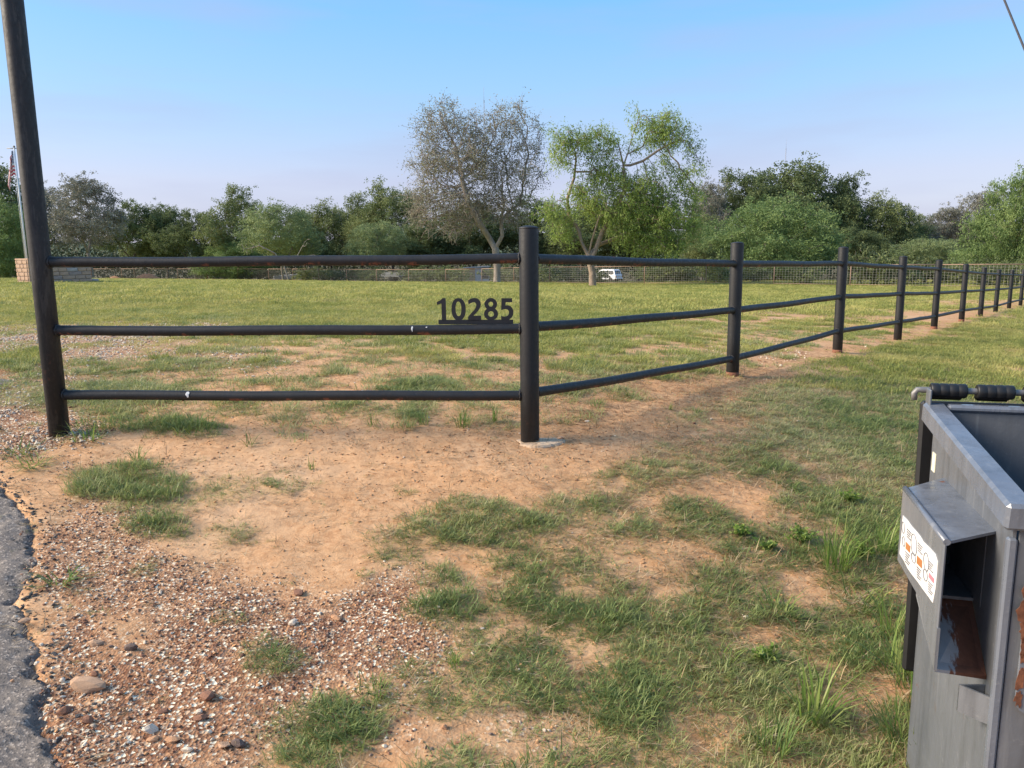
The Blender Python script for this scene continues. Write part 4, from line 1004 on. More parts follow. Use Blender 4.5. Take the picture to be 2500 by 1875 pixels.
def flag():
    b = at(66, 640, 34.6); top = at(30, 361, 34.6); zb = z1(b[0], b[1]); h = top[2] - zb
    o = empty('flagpole', (b[0], b[1], zb), 0, 'white flagpole rising from the stone planter behind the tall pole', 'flagpole')
    MB().tube([(0, 0, 0), (0, 0, h * .5), (0, 0, h)], [.042, .038, .03], 14).build('pole', M_pole, o)
    MB().lathe([(.0001, -.05), (.035, -.035), (.05, 0), (.035, .035), (.0001, .05)], 14).build('finial_ball', M_galv, o).location = (0, 0, h + .05)
    MB().tube([(-.32, 0, h - .02), (.16, 0, h - .02)], .018, 8).build('cross_arm', M_galv, o)
    MB().tube([(-.06, -.02, .9), (-.075, -.02, h * .6), (-.06, -.02, h - .03)], .008, 5).build('halyard', M_pole, o)
    # limp flag of thirteen stripes and a blue canton, gathered into folds
    m, nt, p = newmat('flag_cloth'); u = attr(nt, 'fu').outputs['Fac']; v = attr(nt, 'fv').outputs['Fac']
    st = math_(nt, 'LESS_THAN', math_(nt, 'MODULO', math_(nt, 'MULTIPLY', v, 13.0), 2.0), 1.0)
    c = mix(nt, st, (.78, .77, .76), (.55, .045, .06))
    can = math_(nt, 'MULTIPLY', math_(nt, 'LESS_THAN', u, .42), math_(nt, 'LESS_THAN', v, .54))
    cu = N(nt, 'ShaderNodeCombineXYZ'); L(nt, u, cu.inputs[0]); L(nt, v, cu.inputs[1])
    vo = N(nt, 'ShaderNodeTexVoronoi'); vo.inputs['Scale'].default_value = 15; vo.inputs['Randomness'].default_value = .1; L(nt, cu.outputs[0], vo.inputs['Vector'])
    star = math_(nt, 'LESS_THAN', vo.outputs['Distance'], .32)
    c = mix(nt, can, c, mix(nt, star, (.03, .045, .16), (.78, .77, .76)))
    L(nt, c, p.inputs['Base Color']); p.inputs['Roughness'].default_value = .85
    nu, nv = 44, 40; U, Vv = np.meshgrid(np.linspace(0, 1, nu), np.linspace(0, 1, nv))
    hoist = 1.05; fly = 1.75
    # hangs from the upper hoist corner: cloth falls, folds pack together sideways
    drop = U * 1.0; x = -.05 - .34 * U ** .8 * (.35 + .65 * np.sqrt(Vv * .7 + .3 * U)) * (1 - .3 * U * (1 - Vv))
    z = -.10 - Vv * hoist * (1 - .25 * U) - drop * .95 * U
    y = .09 * np.sin(U * 17 + Vv * 2.2) * (.3 + .7 * U) - .02; x = x + .05 * np.cos(U * 17 + Vv * 2) * U
    Vf = np.stack([x, y, z + h], -1).reshape(-1, 3); I = np.arange(nu * nv).reshape(nv, nu)
    Ff = np.stack([I[:-1, :-1], I[1:, :-1], I[1:, 1:], I[:-1, 1:]], -1).reshape(-1, 4)
    fme = np_mesh('flag', Vf, Ff, True, m, {'fu': U.ravel(), 'fv': Vv.ravel()})
    fo = link('flag', fme); fo.location = o.location; fo.rotation_euler = (0, 0, .4)
    md = fo.modifiers.new('thickness', 'SOLIDIFY'); md.thickness = .004
    prop(fo, 'limp striped red and white flag hanging at the top of the flagpole', 'flag')
flag()

# ================================================================== FAR THINGS BEHIND THE WIRE FENCE
M_car = simple('white_car_paint', (.72, .74, .78), (.80, .81, .83), 2, .3, 0)
M_glass = simple('tinted_window', (.02, .025, .03), (.04, .045, .05), 2, .08, 0)
M_tyre = simple('tyre_rubber', (.015, .015, .015), (.025, .025, .025), 8, .85, .2)
M_rim = simple('steel_wheel', (.40, .40, .41), (.5, .5, .5), 5, .4, 0, metal=.7)
M_lamp = simple('red_tail_lamp', (.20, .015, .012), (.28, .03, .02), 5, .25, 0)
M_trim = simple('black_trim', (.02, .02, .022), (.03, .03, .03), 5, .6, 0)
def suv():
    c = at(1478, 690, 104); z0 = z1(c[0], c[1]); th = math.radians(140)       # nose points away to the left
    o = empty('parked_suv', (c[0], c[1], z0), th, 'white sport utility vehicle parked behind shrubs beyond the wire fence', 'car'); o.scale = (.92, .92, .92)
    hw = .92
    # side profile (x forward, z)
    lower = [(-2.3, .52), (-2.32, .98), (-2.22, 1.05), (1.15, 1.05), (2.15, .96), (2.32, .8), (2.32, .45), (1.9, .38), (-2.1, .38)]
    MB().prism(lower, lambda u, v: (u, -hw, v), lambda u, v: (u, hw, v)).build('body', M_car, o, .05)
    # greenhouse, leaning inwards
    prof = [(-2.2, 1.045), (-1.95, 1.72), (-1.8, 1.78), (.15, 1.80), (.42, 1.74), (1.12, 1.045)]
    cab = MB().prism(prof, lambda u, v: (u, -(hw - .02 - .17 * (v - 1.045) / .75), v), lambda u, v: (u, hw - .02 - .17 * (v - 1.045) / .75, v)).build('cabin', M_car, o, .04)
    for sg in (-1, 1):
        f = lambda v, d: sg * (hw - .02 - .17 * (v - 1.045) / .75 + d)
        for (x0, x1, x2, x3) in ((-2.0, -1.05, -1.05, -1.82), (-.97, -.12, -.12, -.97), (-.04, .92, .35, -.04)):
            MB().prism([(x0, 1.12), (x1, 1.12), (x2, 1.64), (x3, 1.64)], lambda u, v: (u, f(v, .006), v), lambda u, v: (u, f(v, -.02), v)).build('side_window', M_glass, cab)
        MB().box((.95, sg * (hw + .08), 1.12), (.1, .16, .14), None, .03).build('wing_mirror', M_car, o)
        MB().box((-2.325, sg * (hw - .1), .80), (.03, .14, .26), None, .01).build('tail_lamp', M_lamp, o)
        for x in (-1.45, 1.45):
            w_ = MB().lathe([(.19, -.11), (.33, -.11), (.36, -.07), (.36, .07), (.33, .11), (.19, .11)], 24).build('wheel', M_tyre, o); w_.rotation_euler = (math.pi / 2, 0, 0); w_.location = (x, sg * (hw - .10), .36)
            MB().lathe([(.0001, .095), (.1, .10), (.19, .085), (.2, .112)], 20).build('rim', M_rim, w_)
    MB().add([(-2.165, -.66, 1.15), (-2.165, .66, 1.15), (-1.995, .60, 1.62), (-1.995, -.60, 1.62)], [(0, 1, 2, 3)]).build('rear_window', M_glass, cab)
    MB().box((-2.36, 0, .50), (.14, 1.7, .16), None, .03).build('rear_bumper', M_car, o)
    MB().box((-2.335, 0, .84), (.02, .5, .13), None, .005).build('number_plate', M_white, o)
    MB().box((-2.3, 0, .36), (.2, 1.2, .08), None, .02).build('hitch', M_trim, o)
suv()
M_tin = simple('grey_tin', (.33, .35, .37), (.44, .46, .48), 6, .5, .2, metal=.3)
M_ply = simple('brown_plywood', (.34, .22, .13), (.42, .28, .17), 3, .8, .2)
def shed():
    c = at(1162, 690, 82); o = empty('small_shed', (c[0], c[1], z1(c[0], c[1])), math.radians(12), 'small plywood and tin shed with dark doorway beyond the wire fence', 'shed')
    MB().box((-.75, 0, .75), (1.1, 1.6, 1.5), None, .01).build('plywood_wall', M_ply, o); MB().box((.55, 0, .80), (1.5, 1.6, 1.6), None, .01).build('tin_wall', M_tin, o)
    MB().box((.85, -.806, .85), (.75, .02, .95)).build('doorway', M_trim, o)
    b = MB(); b.prism([(-1.45, 1.5), (1.45, 1.64), (1.45, 1.70), (-1.45, 1.56)], lambda u, v: (u, -.95, v), lambda u, v: (u, .95, v)); b.build('roof', M_tin, o)
shed()
def trailer():
    c = at(958, 690, 84); o = empty('utility_trailer', (c[0], c[1], z1(c[0], c[1])), math.radians(-15), 'small grey utility trailer with white tongue beyond the wire fence', 'trailer')
    MB().box((0, 0, .75), (2.1, 1.2, .45), None, .02).build('bed', M_tin, o)
    for sg in (-1, 1):
        w_ = MB().lathe([(.12, -.08), (.28, -.08), (.30, -.04), (.30, .04), (.28, .08), (.12, .08)], 18).build('wheel', M_tyre, o); w_.rotation_euler = (math.pi / 2, 0, 0); w_.location = (.1, sg * .70, .3)
        MB().lathe([(.0001, .06), (.12, .07)], 14).build('rim', M_rim, w_)
    MB().tube([(1.0, 0, .55), (1.9, 0, .85)], .05, 6).build('tongue', M_car, o); MB().tube([(1.9, 0, .85), (2.0, 0, .3)], .03, 6).build('jack', M_car, o)
trailer()
def boat():
    c = at(702, 686, 98); o = empty('small_boat', (c[0], c[1], z1(c[0], c[1])), math.radians(20), 'small white open boat lying low behind the left wire fence', 'boat')
    b = MB(); st = [(-1.6, .62, .75), (-.8, .70, .72), (.2, .68, .74), (1.1, .42, .82), (1.7, .03, .95)]; vs = []; fs = []
    for (x, hw, zt) in st: vs += [(x, -hw, zt), (x, -hw * .75, .3), (x, 0, .18), (x, hw * .75, .3), (x, hw, zt)]
    for i in range(4):
        for j in range(4): fs.append((i * 5 + j, (i + 1) * 5 + j, (i + 1) * 5 + j + 1, i * 5 + j + 1))
    fs.append((0, 1, 2, 3, 4)); b.add(vs, fs); hull = b.build('hull', M_car, o); md = hull.modifiers.new('thickness', 'SOLIDIFY'); md.thickness = .04
    MB().box((-.3, 0, .55), (.25, 1.2, .04)).build('seat', M_ply, o); MB().box((-1.0, 0, .55), (.25, 1.15, .04)).build('seat', M_ply, o)
    for x in (-.9, .7): MB().box((x, 0, .1), (.2, 1.2, .2), None, .02).build('chock', M_ply, o)
boat()
# mound of dirt at the far left of the lawn
M_mound = simple('red_dirt', (.24, .12, .065), (.36, .19, .10), 3, .95, .7, 9, dist=.1)
def mound(px, py, Y, wm, hm, label, seed):
    c = at(px, py, Y); n = 40; r = np.linspace(0, 1, 14); a = np.linspace(0, 2 * np.pi, n, endpoint=False); Rr, Aa = np.meshgrid(r, a, indexing='ij')
    x = np.cos(Aa) * Rr * wm / 2 * (1 + .2 * np.sin(2 * Aa + seed)); y = np.sin(Aa) * Rr * wm * .3
    z = hm * (1 - Rr ** 1.6) * (.75 + .5 * fbm(x * 1.6 + seed, y * 1.6, 7, 4)) - .15 * Rr
    Vm = np.stack([x, y, z], -1).reshape(-1, 3); I = np.arange(14 * n).reshape(14, n); Fm = np.stack([I[:-1], I[1:], np.roll(I[1:], -1, 1), np.roll(I[:-1], -1, 1)], -1).reshape(-1, 4)
    o = link('dirt_mound', np_mesh('dirt_mound', Vm, Fm, True, M_mound)); o.location = (c[0], c[1], z1(c[0], c[1])); prop(o, label, 'mound')
mound(360, 676, 76, 2.7, .58, 'brown heap of dug earth at the far left edge of the lawn', 1)
mound(280, 670, 88, 2.4, .40, 'smaller tan heap of earth just right of the leaning grey tree', 4)
# radio masts far behind
M_mast = simple('mast_steel', (.25, .26, .30), (.34, .35, .38), 2, .6, 0)
def mast(px, ytop, Y, label, wdt):
    c = at(px, 600, Y); t = at(px, ytop, Y); h = t[2] + 8; o = empty('radio_mast', (c[0], c[1], -8), 0, label, 'mast')
    b = MB()
    for k in range(3):
        a = 2.094 * k; b.tube([(wdt * math.cos(a), wdt * math.sin(a), 0), (wdt * math.cos(a), wdt * math.sin(a), h * .93)], wdt * .28, 4)
    b.build('leg_frame', M_mast, o); b = MB(); nseg = 40
    for k in range(nseg):
        z0_, z1_ = h * .93 * k / nseg, h * .93 * (k + 1) / nseg
        for q in range(3):
            a, a2 = 2.094 * q, 2.094 * (q + 1); b.tube([(wdt * math.cos(a), wdt * math.sin(a), z0_), (wdt * math.cos(a2), wdt * math.sin(a2), z1_)], wdt * .12, 3, False)
    b.build('lattice', M_mast, o); MB().tube([(0, 0, h * .92), (0, 0, h)], wdt * .25, 5).build('antenna', M_mast, o)
mast(1187, 212, 640, 'thin grey radio mast rising above the bare oak', .42)
mast(1908, 340, 640, 'thin grey radio mast rising above the spreading live oak on the right', .26)
# cable crossing the upper right corner
def cable():
    a = at(2452, 0, 7.0); b = at(2500, 117, 6.4); A_, B_ = Vector(a), Vector(b); d = (B_ - A_)
    M_cab = simple('black_cable', (.03, .026, .026), (.06, .05, .048), 20, .6, .1)
    pts = [A_ - d * 6, A_ - d * 2, A_, B_, B_ + d * 3, B_ + d * 6]
    mb = MB().tube([p - A_ for p in pts], .0085, 8); o = mb.build('guy_cable', M_cab); o.location = A_
    prop(o, 'dark cable slanting across the top right corner of the sky', 'cable')
cable()

# ================================================================== TREES
def grow(attr_, init, D, dinf, dkill, iters, jit=.25, seed=0):
    """space colonisation: init = list of (pos, parent); returns positions, parents"""
    g = np.random.default_rng(seed); pos = [Vector(p) for p, _ in init]; par = [q for _, q in init]; A = [Vector(a) for a in attr_]
    for it in range(iters):
        kd = kdtree.KDTree(len(pos))
        for i, p in enumerate(pos): kd.insert(p, i)
        kd.balance(); pull = {}; keep = []
        for a in A:
            co, i, dist = kd.find(a)
            if dist < dkill: continue
            keep.append(a)
            if dist < dinf or it < 6: pull.setdefault(i, Vector((0, 0, 0))); pull[i] += (a - co).normalized()
        A = keep
        if not pull or not A: break
        for i, v in pull.items():
            v = v.normalized() + Vector(g.normal(0, jit, 3))
            if v.length < 1e-6: continue
            pos.append(pos[i] + v.normalized() * D); par.append(i)
        if len(pos) > 9000: break
    return pos, par
def radii(par, tip, pw=2.4):
    n = len(par); acc = [0.0] * n; r = [0.0] * n
    for i in range(n - 1, -1, -1):
        r[i] = max(tip, acc[i] ** (1 / pw)) if acc[i] > 0 else tip
        if par[i] >= 0: acc[par[i]] += r[i] ** pw
    return r
def limbs(pos, par, r, rmin=0.0, flare=0):
    n = len(pos); ch = [[] for _ in range(n)]
    for i, q in enumerate(par):
        if q >= 0: ch[q].append(i)
    b = MB(); stack = [(i, None) for i in range(n) if par[i] < 0]
    while stack:
        i, prev = stack.pop(); chain = ([prev] if prev is not None else []) + [i]; 
        while ch[chain[-1]]:
            c = sorted(ch[chain[-1]], key=lambda k: -r[k])
            for k in c[1:]:
                if r[k] > rmin: stack.append((k, chain[-1]))
            if r[c[0]] <= rmin: break
            chain.append(c[0])
        if len(chain) < 2: continue
        rr = [r[k] for k in chain]
        if prev is not None: rr[0] = min(rr[0], rr[1] * 1.15)
        mx = max(rr); b.tube([pos[k] for k in chain], rr, 9 if mx > .12 else (6 if mx > .04 else 4), False)
    return b
def leafset(P, Ln, W, g, droop=0.0, dirs=None, flat=0.0):
    n = len(P); d = g.normal(0, 1, (n, 3)) if dirs is None else dirs + g.normal(0, .5, (n, 3)); d[:, 2] -= droop; d /= np.linalg.norm(d, axis=1)[:, None]
    s = g.normal(0, 1, (n, 3)); s[:, 2] *= (1 - flat); s -= (s * d).sum(1)[:, None] * d; s /= np.linalg.norm(s, axis=1)[:, None]
    l = (Ln * g.uniform(.6, 1.3, n))[:, None]; w_ = (W * g.uniform(.6, 1.3, n))[:, None]
    return np.stack([P, P + d * l * .5 + s * w_ * .5, P + d * l, P + d * l * .5 - s * w_ * .5], 1).reshape(-1, 3)
def blob_points(blobs, n, g, shell=.55):
    wt = np.array([b[3] * b[4] * b[5] for b in blobs]) * np.array([b[6] if len(b) > 6 else 1 for b in blobs]); wt /= wt.sum(); k = g.choice(len(blobs), n, p=wt)
    d = g.normal(0, 1, (n, 3)); d /= np.linalg.norm(d, axis=1)[:, None]; rad = (shell + (1 - shell) * g.random(n) ** .6); rad = np.where(g.random(n) < .25, g.random(n), rad)
    B = np.array([b[:6] for b in blobs]); return B[k, :3] + d * rad[:, None] * B[k, 3:6]
def trunk_path(pts, D):
    o = []
    for a, b in zip(pts[:-1], pts[1:]):
        a, b = Vector(a), Vector(b); k = max(1, int((b - a).length / D)); o += [a.lerp(b, t / k) for t in range(k)]
    o.append(Vector(pts[-1])); return o
def make_tree(name, trunks, blobs, nattr, seed, D=.45, dinf=2.6, dkill=.7, tip=.012, leaf=(.2, .1), per=14, spread=.45, twigs=0, twig_len=.7, twig_r=.009, droop=.2, drop_leaf=0.0, rmin=0.0, pw=2.35, rscale=1.0, iters=60, shell=.55, leaf_z=None, twig_droop=0.0, sub=18, hang=.8, flatl=0.0):
    g = np.random.default_rng(seed); A = blob_points(blobs, nattr, g, shell); init = []; ends = {}
    for tp in trunks:
        path = trunk_path(tp['p'], D); start = tp.get('from', -1)
        for k, p in enumerate(path):
            if k == 0 and start != -1:
                q = min(range(len(init)), key=lambda i: (init[i][0] - p).length); last = q; continue
            init.append((p, -1 if (k == 0) else (last if k > 0 else -1))); last = len(init) - 1
    pos, par = grow(A, init, D, dinf, dkill, iters, .22, seed); r = radii(par, tip, pw); r = [q * rscale for q in r]
    base = pos[0].z
    for i in range(len(r)):
        if pos[i].z - base < .5: r[i] *= 1 + .45 * (1 - (pos[i].z - base) / .5)
    b = limbs(pos, par, r, rmin)
    PP = np.array(pos); nch = np.zeros(len(pos)); 
    for q in par:
        if q >= 0: nch[q] += 1
    thin = np.where((np.array(r) < tip * rscale * 2.2))[0]
    tw_end = []; 
    if twigs:
        for i in thin:
            out_ = Vector(PP[i]) - Vector(PP[par[i]]) if par[i] >= 0 else Vector((0, 0, 1))
            for k in range(np.random.default_rng(seed + i).poisson(twigs)):
                d = (out_.normalized() * .7 + Vector(g.normal(0, .75, 3))); d.z -= twig_droop; d.normalize(); l = twig_len * g.uniform(.4, 1.2)
                d2 = (d + Vector(g.normal(0, .45, 3)) + Vector((0, 0, -twig_droop * .6))).normalized(); p0 = Vector(PP[i]); p1 = p0 + d * l * .5; p2 = p1 + d2 * l * .5
                b.tube([p0, p1, p2], [twig_r, twig_r * .8, twig_r * .35], 3, False); tw_end += [p1, p2, p0.lerp(p1, .6), p1.lerp(p2, .5)]
    src = np.array([tuple(p) for p in tw_end]) if tw_end else PP[thin]
    nc = max(1, round(per / sub)); cen = np.repeat(src, nc, 0)
    if per >= sub: cen = cen + g.normal(0, 1, cen.shape) * spread * np.array([1, 1, .8])
    cen = np.repeat(cen, max(1, round(per / nc)), 0); k_ = .34 if per >= sub else 1.0
    pts = cen + g.normal(0, 1, cen.shape) * spread * k_ * np.array([1, 1, hang])
    keep = g.random(len(pts)) >= drop_leaf
    if leaf_z is not None: keep &= g.random(len(pts)) < np.clip(leaf_z(pts), 0, 1)
    pts = pts[keep]; LV = leafset(pts, leaf[0], leaf[1], g, droop, None, flatl); nl = len(pts)
    cl = fbm(pts[:, 0] * .8 + seed, pts[:, 2] * .8 + pts[:, 1] * .6, 77, 3)
    tint = np.repeat(np.clip(.5 + (cl - .5) * 1.3 + g.normal(0, .11, nl), 0, 1), 4)
    return b, LV, np.arange(nl * 4).reshape(-1, 4), tint
def tree_obj(name, loc, data, bark, leafm, label, group=None, rz=0.0, cat='tree'):
    b, LV, LF, t = data; o = empty(name, loc, rz, label, cat, group)
    b.build('trunk', bark, o); me = np_mesh('crown', LV, LF, False, leafm, {'tint': t}); link('crown', me, o); return o
M_bark_l = simple('pale_rough_bark', (.20, .15, .11), (.36, .27, .20), 6, .95, 1.0, 14, dist=.06, stretch=(1, 1, .35))
M_bark_o = simple('grey_oak_bark', (.22, .18, .145), (.38, .32, .265), 6, .95, 1.0, 14, dist=.06, stretch=(1, 1, .35))
M_bark_d = simple('dark_bark', (.075, .06, .05), (.13, .105, .085), 6, .95, .8, 14, dist=.05, stretch=(1, 1, .35))
M_bark_g = simple('grey_dead_wood', (.17, .145, .12), (.27, .235, .20), 5, .95, .6, 12, dist=.04)
F_oak = foliage('grey_oak_leaves', (.17, .17, .105), (.26, .26, .17), (.38, .375, .27), False, .35)
F_mesq = foliage('mesquite_leaves', (.14, .205, .05), (.235, .32, .078), (.39, .47, .13), False, .42)
F_live = foliage('live_oak_leaves', (.079, .109, .046), (.139, .178, .072), (.238, .277, .109), False, .36)
F_olive = foliage('olive_leaves', (.106, .137, .054), (.182, .220, .086), (.286, .314, .124), False, .36)
F_green = foliage('bright_shrub_leaves', (.105, .160, .052), (.175, .250, .084), (.270, .345, .125), False, .35)
F_pale = foliage('pale_shrub_leaves', (.138, .179, .076), (.221, .276, .118), (.331, .379, .166), False, .35)
F_shr = foliage('dull_shrub_leaves', (.085, .11, .045), (.135, .165, .07), (.20, .23, .10), False, .35)
F_far = foliage('shade_toned_leaves', (.03, .042, .02), (.05, .065, .03), (.08, .095, .042), False, .2)  # shade under the crowns is put into these dark leaf colours
F_grey = foliage('grey_moss_leaves', (.143, .143, .109), (.218, .218, .168), (.336, .319, .252), False, .2)

# ------- the two trees on the lawn (crop coordinates of the photograph turned into metres)
def mk(px0, py0, Y):
    s = Y / FPX * .3617
    return lambda x, y, dy=0.0: ((x - px0) * s, dy, (py0 - y) * s), s
f, s = mk(735, 1362, 58)
def ob(x, y, rx, ry, w_=1.0, dy=0.0, ryy=None): p = f(x, y, dy); return (p[0], p[1], p[2], rx * s, ryy or rx * s * .9, ry * s, w_)
oak = make_tree('bare_oak', [{'p': [f(735, 1385), f(738, 1250), f(728, 1120), f(690, 1050, .2), f(640, 985, .3)]}, {'p': [f(728, 1120), f(775, 1030, -.2), f(768, 930, -.3), f(790, 830, -.4)], 'from': 1}, {'p': [f(768, 930), f(820, 860, .6), f(900, 800, 1.0)], 'from': 1}, {'p': [f(690, 1050), f(620, 930, -.6), f(560, 800, -.9), f(520, 650, -1.0)], 'from': 1}],
    [ob(380, 330, 170, 190), ob(420, 200, 120, 100, .8), ob(640, 330, 180, 160), ob(830, 270, 170, 140), ob(960, 380, 110, 190), ob(560, 520, 300, 170), ob(850, 560, 220, 170), ob(330, 560, 150, 150),
     ob(330, 800, 190, 170, 2.3), ob(250, 900, 110, 90, 2.4), ob(500, 830, 230, 160, 2.2), ob(760, 800, 190, 150, 1.8), ob(950, 760, 90, 140, .8), ob(1010, 560, 90, 150, .8), ob(180, 460, 60, 90, .5), ob(450, 980, 140, 60, 1.8), ob(880, 900, 90, 90, 1.2)],
    2700, 5, D=.36, dinf=2.4, dkill=.42, tip=.0095, leaf=(.14, .075), per=2, spread=.22, twigs=3.4, twig_len=1.1, twig_r=.016, droop=.1, iters=60, pw=2.15, rscale=1.7, shell=.2, twig_droop=.15,
    leaf_z=lambda P: .30 + .70 * sstep(4.5, 7.5, P[:, 2]))
oo = tree_obj('bare_oak', OAK, oak, M_bark_o, F_oak, 'half bare grey brown oak with forked trunk standing on the lawn', None); oo.scale = (1, 1, .935)
f, s = mk(1375, 1388, 48)
mesq = make_tree('mesquite', [{'p': [f(1375, 1410), f(1372, 1280), f(1345, 1165), f(1300, 1075, .2), f(1280, 980, .3), f(1215, 880, .5), f(1205, 760, .5), f(1250, 620, .4), f(1260, 500, .2)]},
                              {'p': [f(1345, 1165), f(1365, 1060, -.2), f(1400, 930, -.5), f(1440, 800, -.6)], 'from': 1},
                              {'p': [f(1345, 1165), f(1420, 1090, .4), f(1500, 1060, .8), f(1640, 1000, 1.2), f(1780, 930, 1.2)], 'from': 1},
                              {'p': [f(1372, 1180), f(1440, 1000, .2), f(1520, 860, .1), f(1590, 700, 0), f(1575, 545, 0), f(1540, 400, .1)], 'from': 1},
                              {'p': [f(1575, 560), f(1700, 520, -.2), f(1800, 450, -.3), f(1890, 400, -.2)], 'from': 1}, {'p': [f(1575, 545), f(1600, 470), f(1640, 330, .2), f(1680, 220, .2), f(1660, 150, .2)], 'from': 1}, {'p': [f(1600, 470), f(1700, 420), f(1740, 320)], 'from': 1}],
    [ob(1250, 390, 170, 100), ob(1400, 370, 130, 90), ob(1200, 470, 110, 100), ob(1430, 490, 120, 100), ob(1860, 300, 150, 110), ob(1950, 380, 110, 90), ob(1760, 250, 80, 60), ob(2070, 560, 60, 60), ob(1990, 600, 70, 40, .6),
     ob(1130, 830, 130, 90), ob(1290, 760, 130, 110), ob(1150, 980, 100, 90, .8), ob(1480, 620, 130, 110), ob(1640, 680, 170, 110), ob(1500, 820, 200, 110), ob(1800, 700, 170, 100), ob(2000, 720, 120, 90), ob(1760, 880, 220, 130), ob(1950, 930, 180, 130), ob(1650, 1020, 140, 90), ob(1820, 1080, 200, 80), ob(2050, 850, 90, 100), ob(1050, 850, 60, 50, .6)],
    1700, 9, D=.34, dinf=2.2, dkill=.44, tip=.0095, leaf=(.20, .052), per=7, sub=7, hang=2.0, spread=.22, twigs=2.4, twig_len=.8, twig_r=.008, droop=1.0, iters=60, pw=2.2, rscale=1.9, shell=.3, twig_droop=.45)
mo = tree_obj('mesquite_tree', MESQ, mesq, M_bark_l, F_mesq, 'feathery yellow green mesquite tree with split trunk standing on the lawn', None); mo.scale = (.98, 1, .935)

# ------- kinds of trees for the wood behind; each kind is grown once, each tree is a copy with its own place and build
def kind(seed, trunks, blobs, leafm, bark, **k):
    b, LV, LF, t = make_tree('kind', trunks, blobs, k.pop('n', 420), seed, **k)
    tm = bpy.data.meshes.new('trunk'); tm.from_pydata(b.v, [], b.f); tm.update(); tm.polygons.foreach_set('use_smooth', b.sm); tm.materials.append(bark)
    cm = np_mesh('crown', LV, LF, False, leafm, {'tint': t}); zs = np.quantile(LV[:, 2], .997); return tm, cm, zs, np.quantile(np.abs(LV[:, 0]), .99)
ST = lambda h=2.2, dx=.3: [{'p': [(0, 0, -.6), (dx * .5, 0, h * .5), (dx, 0, h)]}, {'p': [(dx, 0, h), (dx + 1.4, .3, h + 1.4)], 'from': 1}, {'p': [(dx, 0, h), (dx - 1.3, -.2, h + 1.5)], 'from': 1}]
oakb = [(0, 0, 6.6, 3.0, 3.0, 2.2), (-2.8, .4, 5.2, 2.0, 2.2, 1.6), (2.9, -.3, 5.4, 2.1, 2.2, 1.7), (.6, .2, 8.3, 1.9, 1.9, 1.4), (-1.3, -.8, 7.6, 1.7, 1.7, 1.3), (1.6, 1.2, 3.6, 2.2, 2.2, 1.3), (-1.8, -1.2, 3.4, 2.0, 2.0, 1.2)]
oakb2 = [(-1.6, 0, 6.2, 2.2, 2.2, 1.7), (1.9, .3, 7.0, 2.2, 2.2, 1.6), (0, -.4, 8.6, 1.7, 1.7, 1.2), (-3.4, .3, 4.6, 1.7, 1.8, 1.3), (3.7, -.3, 5.0, 1.7, 1.8, 1.4), (.4, .6, 4.4, 2.6, 2.6, 1.5), (2.2, -.8, 3.2, 2.0, 2.0, 1.1)]
domeb = [(0, 0, 3.6, 4.2, 4.0, 3.0), (-2.5, 0, 2.6, 2.6, 2.6, 2.2), (2.6, .3, 2.8, 2.6, 2.6, 2.2), (.6, 0, 5.2, 2.6, 2.6, 1.8), (0, -1.5, 1.8, 3.6, 2, 1.5)]
